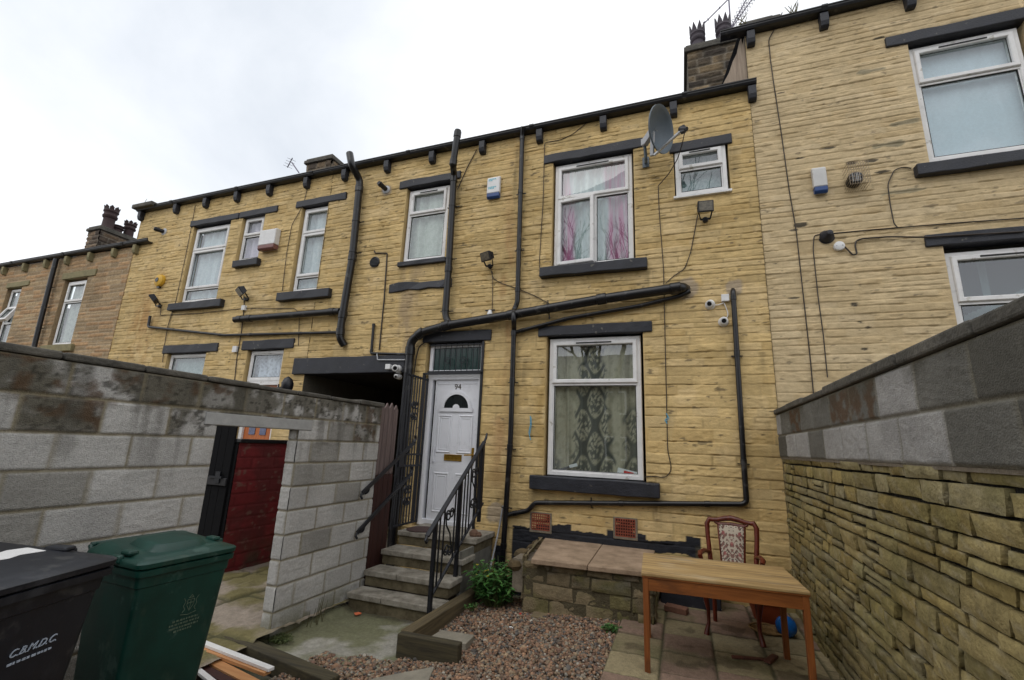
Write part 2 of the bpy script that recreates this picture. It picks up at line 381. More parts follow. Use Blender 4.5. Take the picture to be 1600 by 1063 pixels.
def stonepile(name, parent, mat, mapf, u0, u1, v0, v1, rows, lens, gap, depth, off, colf, seed, back=.03, jit=.006, rough=.006, rs=20, n=9, m=5, backcol=(.022, .02, .016)):
    """a wall face of separate rough stones, each with its own crisp edges, over a dark backing sheet"""
    r = random.Random(seed); VV, FF, CC = [], [], []; cnt = 0; v = v0; k = 0
    while v < v1-.02:
        h = min(r.uniform(*rows), v1-v)
        if v1-(v+h) < rows[0]*.6: h = v1-v
        u = u0-r.uniform(0, lens[0]); drift = [r.uniform(-jit, jit) for _ in range(3)]
        while u < u1:
            L = r.uniform(*lens)*(1 if r.random() > .2 else .5); a, b = max(u, u0), min(u+L, u1); u += L
            if b-a < .035: continue
            subs = [(v, v+h)] if (r.random() > .10 or h < .085) else [(v, v+h*.48), (v+h*.48, v+h)]
            for (p, q) in subs:
                k += 1; g = gap*r.uniform(.5, 1.5); jj = lambda: r.uniform(-jit, jit)
                c00, c10, c11, c01 = [(a+g*.5+abs(jj()), p+g*.5+jj()*.6), (b-g*.5-abs(jj()), p+g*.5+jj()*.6), (b-g*.5-abs(jj()), q-g*.5+jj()*.6), (a+g*.5+abs(jj()), q-g*.5+jj()*.6)]
                S_, T_ = np.meshgrid(np.linspace(0, 1, n), np.linspace(0, 1, m)); nn = lambda i: (c00[i]*(1-S_)*(1-T_)+c10[i]*S_*(1-T_)+c11[i]*S_*T_+c01[i]*(1-S_)*T_)
                U, V = nn(0), nn(1); eb = np.minimum(np.minimum(S_, 1-S_)*(b-a), np.minimum(T_, 1-T_)*(q-p))
                U = U+(fbm(U*30+k, V*30, seed, 2)-.5)*.006; V = V+(fbm(U*25, V*25+k, seed+1, 2)-.5)*.006
                D = depth+r.uniform(-off, off)+r.uniform(-.006, .006)*(T_*2-1)+r.uniform(-.006, .006)*(S_*2-1)+(fbm(U*rs, V*rs*1.5+k*3, seed+2, 4)-.5)*2*rough-.006*(eb < 1e-6)
                col = colf(U, V, r.random(), r.random(), k); idx = cnt+np.arange(m*n).reshape(m, n)
                VV.append(np.stack([U, D, V], -1).reshape(-1, 3)); CC.append(col.reshape(-1, 3)); cnt += m*n
                FF.append(np.stack([idx[:-1, :-1], idx[:-1, 1:], idx[1:, 1:], idx[1:, :-1]], -1).reshape(-1, 4))
                rim = np.concatenate([idx[0, :], idx[1:, -1], idx[-1, -2::-1], idx[-2:0:-1, 0]])-(cnt-m*n); W = VV[-1][rim]; B = W.copy(); B[:, 1] = -back; nr = len(rim)
                VV.append(np.concatenate([W, B])); CC.append(np.concatenate([CC[-1][rim]*.9, CC[-1][rim]*.7])); i0 = cnt+np.arange(nr); i1 = cnt+(np.arange(nr)+1) % nr; cnt += 2*nr
                FF.append(np.stack([i0, i1, i1+nr, i0+nr], -1))
        v += h
    VV.append(np.array([(u0, 0, v0), (u1, 0, v0), (u1, 0, v1), (u0, 0, v1)], float)); CC.append(np.array([backcol]*4)); FF.append(np.array([[cnt, cnt+1, cnt+2, cnt+3]]))
    A = np.concatenate(VV); X, Y, Z = mapf(A[:, 0], A[:, 1], A[:, 2])
    return gridmesh(name, np.stack([X, Y, Z], -1), np.concatenate(FF), np.clip(np.concatenate(CC), 0, 1), mat, parent)
# ================================================================== HOUSES
YEL = np.array((.57, .415, .19)); BEI = np.array((.57, .445, .262)); NAT = np.array((.36, .26, .15))
GND = -1.95
def blob(U, V, cu, cv, ru, rv, s, k=.55):
    n = fbm(U*9+s*3, V*9, s, 4)-.5
    return sstep(1.0, .75, np.hypot((U-cu)/ru, (V-cv)/rv)+n*k*2)
def streak(U, V, u, v0, v1, w, s):
    n = fbm(U*14, V*1.6, s, 4)
    t = np.clip((v0-V)/(v0-v1), 0, 1)
    return np.exp(-((U-u)/w)**2)*(V < v0)*sstep(1, .2, t)*sstep(.35, .6, n)
STAINS = [(-10.45, 1.9, .38, 1.2, (.40, .22, .075)), (-4.05, 2.3, .25, 1.2, (.34, .25, .15)), (-2.35, 1.3, .12, 2.2, (.40, .22, .09)), (-1.95, -.2, .3, .6, (.4, .29, .13)), (-1.75, .5, .12, .9, (.42, .28, .1))]
LP = P(1097, 845, Y=0)
def yellow_col(U, V, e, r1, r2, r3, D, prof):
    C = np.ones(U.shape+(3,))*YEL
    big = fbm(U*.7, V*.9, 31, 4); mid = fbm(U*3.2, V*4.5, 37, 4)
    C = C*(1+(r3-.5)*.16+(mid-.5)*.34+(big-.5)*.26)[..., None]
    C = lerp(C, YEL*np.array((.72, .70, .62)), sstep(.57, .72, fbm(U*1.3+7, V*2.6, 51, 5))*.55)
    C = lerp(C, np.array((.66, .50, .27)), sstep(.60, .75, fbm(U*2.1, V*3.1, 53, 4))*.5)
    C = lerp(C, YEL*.55, (1-prof)*sstep(.4, .68, fbm(U*5, V*7, 41, 3))*.6)
    C = lerp(C, np.array((.50, .33, .12)), (r2 > .86).astype(float)*.35); C = lerp(C, np.array((.62, .47, .25)), (r2 < .12).astype(float)*.4)
    for i, (u, v0, L, w) in enumerate([(-1.86, 2.36, .7, .03), (-.30, 2.36, .8, .04), (-4.25, 2.78, .5, .05), (-9.62, 2.36, .8, .04), (-8.22, 2.36, .6, .03), (-6.76, 2.36, .7, .04), (-5.63, 2.36, .5, .03), (-1.85, -.55, .5, .04), (-.30, -.55, .5, .04), (-3.3, 4.2, .9, .05), (.78, 4.0, .8, .05), (-.36, 4.2, .7, .04), (-2.30, 4.6, 2.4, .05), (-2.05, 1.2, 1.8, .04), (.98, 1.2, 1.8, .06)]):
        C = lerp(C, YEL*.42, np.clip(streak(U, V, u, v0, v0-L, w*1.6, 300+i), 0, 1)*.6)
    for (u, v, ru, rv, c) in STAINS:
        g = np.exp(-((U-u)/ru)**2-((V-v)/rv)**2)*sstep(.36, .66, fbm(U*7, V*2.2, 61, 5))
        C = lerp(C, c, np.clip(g*.9, 0, .8))
    # small chips where the paint has come off
    C = lerp(C, (.17, .13, .07), sstep(.775, .79, fbm(U*9, V*24, 71, 3))*.8)
    # black painted plinth band
    top = -.985+.05*(fbm(U*3, U*0, 81, 3)-.5)+.03*np.sign(np.sin(U*7.0)); bot = np.where(U < -1.75, -2.2, -1.17)+.10*(fbm(U*4, U*0+3, 82, 3)-.5)
    rim = .03*(fbm(U*20, V*20, 83, 3)-.5)
    bl = ((V+rim) < top)*((V+rim) > bot)*((U+rim) > -2.12)*((U+rim) < .165)
    bl = bl | (((U+rim) > -2.36)*((U+rim) < -2.2)*((V+rim) < -1.28)*((V+rim) > -1.62))
    C = lerp(C, (.019, .02, .025), bl.astype(float))
    # plinth below, bare dirty stone
    lo = ((V < bot)*(U > -1.8)).astype(float)*sstep(.3, .55, fbm(U*3, V*4, 84, 4))
    C = lerp(C, (.26, .2, .08), lo*.6)
    C = lerp(C, (.20, .16, .055), sstep(-.75, -1.5, V)*(U > .1)*sstep(.3, .6, fbm(U*3, V*4, 88, 4))*.7)
    # grey mortar repairs round the pipes
    for (px, py, r, s) in ((1072, 452, .16, 3), (1146, 450, .12, 4), (604, 298, .12, 5), (775, 800, .15, 9)):
        q = P(px, py, Y=0); C = lerp(C, (.36, .29, .21), blob(U, V, q.x, q.z, r, r, s, .3)*.85)
    return C
def beige_col(U, V, e, r1, r2, r3, D, prof):
    C = np.ones(U.shape+(3,))*BEI
    mid = fbm(U*3.2, V*4.5, 137, 4); big = fbm(U*.8, V*.9, 131, 4)
    C = C*(1+(r3-.5)*.06+(mid-.5)*.22+(big-.5)*.16)[..., None]
    C = lerp(C, BEI*np.array((.78, .75, .68)), sstep(.57, .72, fbm(U*1.3+7, V*2.6, 151, 5))*.5)
    C = lerp(C, BEI*.6, (1-prof)*sstep(.42, .68, fbm(U*5, V*7, 141, 3))*.32)
    C = lerp(C, np.array((.50, .36, .18)), (r2 > .88).astype(float)*.3); C = lerp(C, np.array((.62, .50, .32)), (r2 < .12).astype(float)*.35)
    C = lerp(C, (.27, .235, .15), chip(U, V, True)*.9); C = lerp(C, (.045, .04, .03), chip(U, V, False)*.9)
    C = lerp(C, (.2, .16, .1), sstep(.785, .80, fbm(U*9, V*24, 171, 3))*.7)
    return C
CHIPS = [(1362, 111, 16, 3.5), (1412, 192, 17, 4), (1395, 226, 17, 4.5), (1294, 232, 9, 2.5), (1248, 248, 7, 2.2), (1382, 269, 10, 3), (1221, 146, 7, 1.8), (1330, 256, 7, 4), (1359, 252, 8, 4), (1250, 352, 8, 5), (1238, 360, 6, 3), (1335, 476, 4, 4), (1343, 503, 5, 3), (1356, 512, 3, 2.5), (1409, 300, 18, 3), (1350, 546, 5, 3.5), (1345, 505, 3, 2), (1212, 412, 4, 2), (1462, 357, 6, 5), (1240, 466, 7, 2.5), (1370, 61, 9, 1.6)]
def chip(U, V, big):
    g = np.zeros(U.shape)
    for i, (px, py, w, h) in enumerate(CHIPS):
        if (w > 11) != big: continue
        q = P(px, py, Y=0); k = (q-Vector((0, CY, 0))).length/FPX*1.05
        g = np.maximum(g, blob(U, V, q.x, q.z, w*k*(1 if big else .8), h*k*(.8 if big else .55), i, .9))
    return g
def nat_col(U, V, e, r1, r2, r3, D, prof):
    C = np.ones(U.shape+(3,))*NAT
    C = C*(1+(r3-.5)*.5)[..., None]
    C = lerp(C, NAT*np.array((1.25, .95, .75)), sstep(.5, .75, r1)*.5)
    C = lerp(C, (.40, .33, .24), (1-prof)*.6)
    C = lerp(C, NAT*.55, sstep(.5, .72, fbm(U*1.2, V*1.7, 251, 5))*.5)
    return C
def reveals(mb, holes, col, depth=.16):
    for h in holes:
        x0, x1, z0, z1 = h[:4]; dd = h[4] if len(h) > 4 else depth
        f = -.004
        mb.quad((x0, f, z0), (x0, dd, z0), (x0, dd, z1), (x0, f, z1), col); mb.quad((x1, f, z0), (x1, f, z1), (x1, dd, z1), (x1, dd, z0), col)
        mb.quad((x0, f, z1), (x0, dd, z1), (x1, dd, z1), (x1, f, z1), col); mb.quad((x0, f, z0), (x1, f, z0), (x1, dd, z0), (x0, dd, z0), col)
def shell(mb, x0, x1, zt, col, y1=7.0):
    mb.quad((x0, -.016, GND), (x0, y1, GND), (x0, y1, zt), (x0, -.016, zt), col); mb.quad((x1, -.016, GND), (x1, -.016, zt), (x1, y1, zt), (x1, y1, GND), col)
    mb.quad((x0, y1, GND), (x1, y1, GND), (x1, y1, zt), (x0, y1, zt), col)
def roof(h, x0, x1, ze, col=None):
    mb = MB(); zr = ze+3.5*math.tan(math.radians(29))
    mb.poly([(x0, -.06, ze+.03), (x0, 3.5, zr), (x0, 7.1, ze), (x0, 7.1, ze-.12), (x0, 3.5, zr-.10), (x0, -.06, ze-.04)], (x1-x0, 0, 0))
    for i in range(9):
        y = .1+i*.38; z = ze+(y+.12)*math.tan(math.radians(29))
        mb.box(x0, x1, y-.01, y+.36, z-.006, z+.008, rot=Matrix.Rotation(math.radians(29), 3, 'X'), about=(x0, y, z))
    mb.build('roof', M['slate'], h)
def gutter(h, x0, x1, zt, mat=None, ye=-.125):
    zt = zt+.065; g = MB(); c = zt-.068
    prof = [(ye, zt), (ye-.014, zt-.004), (ye-.014, zt-.016), (ye-.004, zt-.022), (ye-.002, zt-.04), (ye+.014, c), (ye+.05, zt-.078), (-.004, zt-.078), (-.004, zt-.062), (ye+.05, zt-.064), (ye+.025, zt-.055), (ye+.01, zt-.03), (ye+.01, zt)]
    g.poly([(x0, y, z) for y, z in prof], (x1-x0, 0, 0)); go = g.build('gutter', mat or M['gutter'], h)
    k = int((x1-x0)/1.9); u = MB()
    for i in range(k):
        x = x0+(i+.6)*(x1-x0)/k; u.poly([(x-.035, y, z) for y, z in [(ye-.019, zt+.002), (ye-.019, zt-.02), (ye-.007, zt-.042), (ye+.010, zt-.074), (ye+.05, zt-.083), (-.01, zt-.083), (-.01, zt-.07), (ye+.005, zt-.03), (ye-.002, zt)]], (.07, 0, 0))
        if k < 30: u.build('union', mat or M['gutter'], go); u = MB()
def corbels(h, xs, zt, mat, w=.098, hh=.205):
    for x in xs:
        m = MB(); a = x-w/2; b = x+w/2
        m.poly([(a, -.105, zt), (a, -.105, zt-hh*.62), (a, -.085, zt-hh*.9), (a, -.055, zt-hh), (a, .0, zt-hh), (a, .0, zt)], (w, 0, 0)); m.build('corbel', mat, h, bevel=.008)
def slabpart(h, name, x0, x1, z0, z1, mat, yf=-.035, yb=.13, bev=.012, jitter=.006):
    m = MB(); n = max(3, int((x1-x0)/.18)); r = random.Random(int(x0*100)); loops = []
    for i in range(n+1):
        x = x0+(x1-x0)*i/n; j = lambda: r.uniform(-jitter, jitter)
        loops.append([(x, yf+j(), z0+j()), (x, yf+j(), z1+j()), (x, yb, z1), (x, yb, z0)])
    vs = [p for l in loops for p in l]; fs = [(0, 1, 2, 3), tuple(4*n+k for k in (3, 2, 1, 0))]
    for i in range(n):
        fs += [(4*i+k, 4*i+4+k, 4*i+4+(k+1) % 4, 4*i+(k+1) % 4) for k in range(4)]
    m.add(vs, fs); return m.build(name, mat, h, bevel=bev)
def curtain(win, x0, x1, z0, z1, y, fn, pleat=.02, freq=26, res=.012, seed=0):
    nu = max(12, int((x1-x0)/res)); nv = max(12, int((z1-z0)/(res*1.6)))
    U, V = np.meshgrid(np.linspace(x0, x1, nu), np.linspace(z0, z1, nv))
    ph = fbm(U*3, V*.4, seed, 3)*6
    Y = y+pleat*np.sin(U*freq+ph)+pleat*.5*np.sin(U*freq*1.7+ph*2); C = fn(U, V, (U-x0)/(x1-x0), (V-z0)/(z1-z0))
    a = (np.arange(nv-1)[:, None]*nu+np.arange(nu-1)[None, :]); F = np.stack([a, a+1, a+1+nu, a+nu], -1).reshape(-1, 4)
    return gridmesh('curtain', np.stack([U, Y, V], -1).reshape(-1, 3), F, np.clip(C, 0, 1).reshape(-1, 3), M['cloth'], win)
def c_net(base, dark, s):
    def f(U, V, u, v):
        C = np.ones(U.shape+(3,))*np.array(base)
        lace = sstep(.45, .6, fbm(U*30, V*30, s, 3))*.5+(np.sin(U*60)*.5+.5)*.25
        return lerp(C, dark, np.clip(lace, 0, 1))
    return f
def c_lace(base, dark, s):
    def f(U, V, u, v):
        C = np.ones(U.shape+(3,))*np.array(base)
        t = np.sin(U*55+np.sin(V*30)*2)*np.sin(V*48+np.sin(U*22)*2)
        return lerp(C, dark, np.clip(sstep(.1, .5, t)*.6+sstep(.5, .6, fbm(U*9, V*5, s, 3))*.4, 0, 1))
    return f
def c_pink(U, V, u, v):
    C = np.ones(U.shape+(3,))*np.array((.40, .48, .48)); C = lerp(C, (.60, .66, .64), sstep(-.2, .9, np.sin(U*58+np.sin(V*2)))*.7)
    C = lerp(C, (.33, .40, .38), sstep(.1, .6, np.sin(U*70)*np.sin(V*30))*.4)
    st = .45+.55*sstep(.35, .65, fbm(U*34, V*1.6, 5, 3)); edge = .03*np.sin(v*9)
    pk = np.maximum(sstep(.21, .14, u+edge-.10*(1-v)), sstep(.66, .74, u+edge+.05*v))
    C = lerp(C, (.50, .12, .27), pk*st*.9); return lerp(C, (.45, .35, .48), sstep(.24, .18, u)*sstep(.16, .22, u)*.6)
def c_damask(U, V, u, v):
    C = np.ones(U.shape+(3,))*np.array((.46, .42, .315)); C = lerp(C, (.34, .305, .22), sstep(.0, .9, np.sin(U*34+np.sin(V*1.3)*.6))*.7)
    C = lerp(C, (.26, .25, .17), sstep(.5, .75, fbm(U*26, V*22, 9, 4))*.55)
    a, b = (U-U.mean())/.165*2*np.pi*.5, V/.30*2*np.pi*.5
    f = np.cos(a)+np.cos(b*1.0); fil = np.sin(a*4+1.5*np.sin(b*3))*np.sin(b*5+1.5*np.cos(a*3))
    pat = np.maximum(sstep(.55, .30, np.abs(f))*.95, sstep(.95, 1.2, np.abs(f))*(fil > -.2)*.9); pat = np.maximum(pat, sstep(.25, .5, fil)*.75)
    hw = .11+.13*(1-v); band = sstep(hw+.02, hw-.02, np.abs(u-.47)+.03*np.cos(b*2))
    side = np.maximum(sstep(.80, .86, u+.03*np.sin(b*2))*sstep(.55, .45, v), sstep(.14, .08, u)*sstep(.14, .08, v))
    return lerp(C, (.045, .055, .055), np.clip(np.maximum(band, side*.9)*pat, 0, 1)*.9)
def c_frost(U, V, u, v):
    C = np.ones(U.shape+(3,))*np.array((.36, .44, .44)); return lerp(C, (.24, .32, .33), sstep(.4, .62, fbm(U*60, V*60, 3, 3)))
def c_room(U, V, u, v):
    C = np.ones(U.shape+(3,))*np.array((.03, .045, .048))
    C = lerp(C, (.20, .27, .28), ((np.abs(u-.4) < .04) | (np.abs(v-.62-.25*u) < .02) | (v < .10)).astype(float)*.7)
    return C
def c_pale(U, V, u, v):
    return lerp(np.ones(U.shape+(3,))*np.array((.56, .64, .70)), (.50, .60, .66), sstep(.4, .6, fbm(U*2, V*2, 4, 3)))
def window(h, x0, x1, z0, z1, cells, cfn=None, yf=.055, cseed=1, w=.055, pleat=.02, freq=26, cy=.165, grow=0):
    """cells: (fx0, fz0, fx1, fz1, kind) in fractions of the clear frame; kind 's' opening sash, 'f' fixed light, with 'v' a trickle vent, 'o' ajar"""
    m = MB(); m.ring(x0, x1, z0, z1, w, yf, yf+.07)
    X0, X1, Z0, Z1 = x0+w*.8, x1-w*.8, z0+w*.8, z1-w*.8
    bars = set()
    for (a, b, c, d, k) in cells:
        if c < .99: bars.add(('v', round(c, 3), b, d))
        if d < .99: bars.add(('h', round(d, 3)))
    for t in bars:
        if t[0] == 'h': z = Z0+(Z1-Z0)*t[1]; m.box(x0+w, x1-w, yf+.003, yf+.067, z-.025, z+.025)
        else: x = X0+(X1-X0)*t[1]; m.box(x-.025, x+.025, yf+.004, yf+.066, Z0+(Z1-Z0)*t[2]+.026, Z0+(Z1-Z0)*t[3]-.026)
    win = m.build('window', M['upvc'], h)
    for (a, b, c, d, k) in cells:
        p0, p1, q0, q1 = X0+(X1-X0)*a, X0+(X1-X0)*c, Z0+(Z1-Z0)*b, Z0+(Z1-Z0)*d
        sw = .055 if 's' in k else .03
        r = MB(); ya = yf-.022 if 's' in k else yf+.012
        r.ring(p0+.004, p1-.004, q0+.004, q1-.004, sw, ya, yf+.06, .009)
        g = MB(); g.box(p0+sw, p1-sw, yf+.03, yf+.042, q0+sw, q1-sw)
        s = MB(); s.ring(p0+sw-.004, p1-sw+.004, q0+sw-.004, q1-sw+.004, .008, yf+.012, yf+.03, .002)
        tf = None
        if 'o' in k: tf = Matrix.Translation((p0, yf, 0)) @ Matrix.Rotation(math.radians(-5), 4, 'Z') @ Matrix.Translation((-p0, -yf, 0))
        if 'T' in k:
            zc = q1; tf = Matrix.Translation((0, yf, zc)) @ Matrix.Rotation(math.radians(-24), 4, 'X') @ Matrix.Translation((0, -yf, -zc))
        r.build('sash' if 's' in k else 'glazing_bead', M['upvc'], win, tf=tf, smooth=False); g.build('pane', M['glass'], win, tf=tf); s.build('gasket', M['rubber'], win, tf=tf)
        if 'v' in k:
            t = MB(); cx = (p0+p1)/2; L = min(.24, (p1-p0)*.24); t.box(cx-L, cx+L, ya-.008, ya+.003, q1-sw*.52-.010, q1-sw*.52+.008); t.build('trickle_vent', M['rubber'], win, bevel=.003)
    if cfn: curtain(win, x0+.02, x1-.02, z0+.02, z1-.02, cy, cfn, pleat, freq, seed=cseed)
    return win
TOPL = lambda t: [(0, 0, 1, t, 'f'), (0, t, 1, 1, 'sv')]

PAINT = dict(rmin=.055, rmax=.098, big=.8, lmin=.16, lmax=.48, jw=.0028, bw=.009, depth=.007, off=.0065, tilt=.003, rough=.0058, wob=.0055, wscale=9, gap=.014, rs=24)
# ------------------------------------------------------------------ number 94
H94 = thing('terraced_house', 'yellow painted stone house with white front door 94 and two storeys of white windows', 'house', (-2.45, 0, GND))
XJ = -5.95
holes94 = [(-1.72, -.42, -.38, 1.52), (-1.68, -.49, 2.5, 4.25), (.05, .74, 3.35, 4.08), (-4.28, -3.44, 2.86, 4.27), (-3.63, -2.67, -1.16, 1.50), (XJ-.2, -3.85, GND-1, 1.04)]
ex = MB(); reveals(ex, holes94[:5], tuple(YEL*.95))
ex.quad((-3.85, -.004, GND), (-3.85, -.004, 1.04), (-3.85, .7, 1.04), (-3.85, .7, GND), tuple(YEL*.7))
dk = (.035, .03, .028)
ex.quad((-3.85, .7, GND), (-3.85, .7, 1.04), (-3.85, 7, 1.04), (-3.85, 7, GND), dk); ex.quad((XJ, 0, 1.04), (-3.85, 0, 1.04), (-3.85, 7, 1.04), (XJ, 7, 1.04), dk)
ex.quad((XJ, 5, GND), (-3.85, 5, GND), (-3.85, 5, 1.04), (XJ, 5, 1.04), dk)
shell(ex, XJ, 1.05, 4.8, (.1, .09, .07))
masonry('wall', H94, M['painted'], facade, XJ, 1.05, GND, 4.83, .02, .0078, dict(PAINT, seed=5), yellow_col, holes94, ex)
gutter(H94, -5.60, 1.13, 4.835); roof(H94, XJ, 1.05, 4.9)
corbels(H94, [-5.632, -4.709, -3.801, -2.867, -1.895, -.906, .079, 1.075], 4.82, M['lintel'])
LN = M['lintel']
for a in [(-1.84, -.30, 1.50, 1.645), (-1.825, -.35, 4.235, 4.385), (0.0, .795, 4.05, 4.20), (-4.43, -3.25, 4.25, 4.39), (-3.70, -2.555, 1.48, 1.645)]: slabpart(H94, 'lintel', *a, LN)
slabpart(H94, 'old_lintel', -4.43, -3.275, 2.365, 2.505, LN, yf=-.03, jitter=.018)
for a in [(-1.88, -.265, -.545, -.372), (-1.825, -.335, 2.365, 2.51)]: slabpart(H94, 'sill', *a, LN, yf=-.11)
slabpart(H94, 'sill', -4.29, -3.40, 2.79, 2.87, LN, yf=-.06)
slabpart(H94, 'passage_beam', -6.20, -3.97, 1.025, 1.305, LN, yf=-.05, jitter=.004)
window(H94, -1.685, -.455, -.362, 1.475, TOPL(.665), c_damask, cy=.165, pleat=.025, freq=34)
window(H94, -1.655, -.515, 2.52, 4.21, [(0, .66, 1, 1, 'sv'), (0, 0, .53, .66, 'so'), (.53, 0, 1, .66, 'f')], c_pink, cseed=4, pleat=.03)
w = window(H94, .065, .71, 3.375, 4.09, TOPL(.57), c_frost, pleat=.002, cy=.13, yf=.0)
m = MB(); m.box(.03, .75, -.05, .06, 3.335, 3.372); m.build('window_cill', M['upvc'], H94, bevel=.006)
window(H94, -4.255, -3.475, 2.885, 4.215, TOPL(.66), c_net((.58, .60, .54), (.42, .47, .40), 12), cseed=7)
t = thing('packet', 'red and white packet lying on the inside sill of the lower window', 'packet', (-.66, .15, -.30))
m = MB(); m.box(-.78, -.54, .105, .135, -.31, -.245, rot=Matrix.Rotation(.18, 3, 'Y')); m.build('carton', M['paper'], t, bevel=.004)
m = MB(); m.box(-.70, -.58, .1035, .1055, -.30, -.262, rot=Matrix.Rotation(.18, 3, 'Y'), about=(-.66, .12, -.2775)); m.build('red_panel', M['redlit'], t)
t = thing('clothes_brush', 'dark brush shaped object lying at the left of the inside sill of the lower window', 'brush', (-1.48, .12, -.31))
m = MB(); m.tube([(-1.58, .12, -.30), (-1.46, .12, -.27), (-1.38, .12, -.235)], [.012, .016, .012], 8); m.build('handle', M['lens'], t)
m = MB(); m.bar((-1.40, .12, -.245), (-1.30, .12, -.215), .03, .04); m.build('head', M['wplastic'], t, bevel=.005)
# front door with overlight
d = MB(); DX0, DX1, DZ0, DZ1 = -3.47, -2.73, -1.10, .94
d.box(DX0, DX1, .085, .135, DZ0, DZ1); door = d.build('door', M['door'], H94, bevel=.004)
f = MB(); f.ring(-3.60, -2.68, -1.15, 1.0, .085, .06, .14); f.build('door_frame', M['door'], H94)
pn = MB(); cxm = (DX0+DX1)/2
for (a, b, c, e_) in [(-.29, -.05, -.13, .50), (.05, .29, -.13, .50), (-.29, -.05, -.95, -.32), (.05, .29, -.95, -.32)]:
    pn.ring(cxm+a, cxm+b, c-.02, e_-.10, .03, .072, .088, .012); pn.ring(cxm+a+.04, cxm+b-.04, c+.02, e_-.14, .02, .079, .088, .008)
pn.box(DX0+.03, DX1-.03, .079, .087, DZ1-.085, DZ1-.07); pn.box(DX0+.03, DX0+.04, .079, .087, -1.0, DZ1-.07); pn.box(DX1-.04, DX1-.03, .079, .087, -1.0, DZ1-.07)
pn.build('door_moulding', M['door'], door)
def arch(mb, cx, zc, r0, r1, y0, y1, n=20):
    for i in range(n):
        a, b = math.pi*i/n, math.pi*(i+1)/n
        mb.poly([(cx+r*math.cos(t), y0, zc+r*math.sin(t)*1.0) for r, t in ((r0, a), (r1, a), (r1, b), (r0, b))], (0, y1-y0, 0))
fz = .50
ar = MB(); arch(ar, cxm, fz, .20, .245, .066, .088); arch(ar, cxm, fz, .0, .055, .068, .088); ar.box(cxm-.27, cxm+.27, .064, .088, fz-.055, fz-.002); ar.build('fanlight_surround', M['door'], door)
gl = MB(); arch(gl, cxm, fz, .056, .199, .078, .0885); gl.build('fanlight_pane', M['dglass'], door)
lb = MB(); lb.ring(cxm-.14, cxm+.14, -.255, -.165, .018, .070, .0865, .004); lb.box(cxm-.121, cxm+.121, .076, .0865, -.236, -.184); lb.build('letterbox', M['brass'], door)
hn = MB(); hn.tube([(DX0+.055, .07, -.28), (DX0+.055, .07, -.05)], .014); hn.build('hinge_side_trim', M['door'], door)
hd = MB(); hd.box(DX1-.075, DX1-.04, .068, .0865, -.30, -.06); hd.tube([(DX1-.057, .075, -.16), (DX1-.057, .03, -.16), (DX1-.17, .03, -.165)], .010, fillet=.02); hd.build('handle', M['brass'], door)
def text_mesh(body, size, mat, name, parent, mtx, shear=0, ext=.0015, local=False, sx=1):
    cu = bpy.data.curves.new(name, 'FONT'); cu.body = body; cu.size = size; cu.align_x = 'CENTER'; cu.shear = shear; cu.extrude = ext
    tmp = bpy.data.objects.new('tmp_text', cu); COL.objects.link(tmp)
    dg = bpy.context.evaluated_depsgraph_get(); me = bpy.data.meshes.new_from_object(tmp.evaluated_get(dg))
    bpy.data.objects.remove(tmp); mb = MB()
    mb.add([mtx @ Vector((v.co.x*sx, v.co.y, v.co.z)) for v in me.vertices], [tuple(p.vertices) for p in me.polygons])
    bpy.data.meshes.remove(me); bpy.data.curves.remove(cu)
    return mb.build(name, mat, parent, local=local)
RX90 = Matrix.Rotation(math.pi/2, 4, 'X')
text_mesh('94', .115, mplain('grey_numerals', S(84, 78, 70), .4), 'house_number', door, Matrix.Translation((cxm+.005, .081, .775)) @ RX90)
ov = MB(); ov.ring(-3.60, -2.68, 1.005, 1.47, .06, .062, .13); over = ov.build('overlight', M['door'], H94)
og_ = MB(); og_.box(-3.545, -2.735, .10, .11, 1.06, 1.415); og_.build('pane', mplain('green_dark_glass', S(34, 60, 56), .12, .25, 7), over)
gr = MB()
for i in range(9): gr.tube([(-3.50+i*.093, .03, 1.02), (-3.50+i*.093, .03, 1.46)], .006, 6)
gr.bar((-3.6, .03, 1.035), (-2.69, .03, 1.035), .012, .025); gr.bar((-3.6, .03, 1.445), (-2.69, .03, 1.445), .012, .02)
def scroll(mb, c, r, ax, up, r0=.006, turns=1.4, flip=1, s=1):
    c, ax, up = Vector(c), Vector(ax)*flip, Vector(up)*s
    mb.tube([c+(ax*math.cos(t)+up*math.sin(t))*(r*(1-.62*k/16)) for k in range(17) for t in [turns*2*math.pi*k/16]], r0, 6)
for q in (-3.27, -3.02): scroll(gr, (q, .03, 1.2), .06, (1, 0, 0), (0, 0, 1), flip=(1 if q > -3.1 else -1))
gr.build('grille', M['iron'], over)
jm = MB()     # iron security frame round the door
jm.bar((-3.625, -.012, -1.10), (-3.625, -.012, 1.0), .04, .03, (0, 1, 0)); jm.bar((-2.675, -.012, -1.12), (-2.675, -.012, 1.47), .035, .03, (0, 1, 0)); jm.bar((-3.645, -.012, 1.0), (-2.66, -.012, 1.0), .03, .03)
jm.build('security_frame', M['iron'], H94)
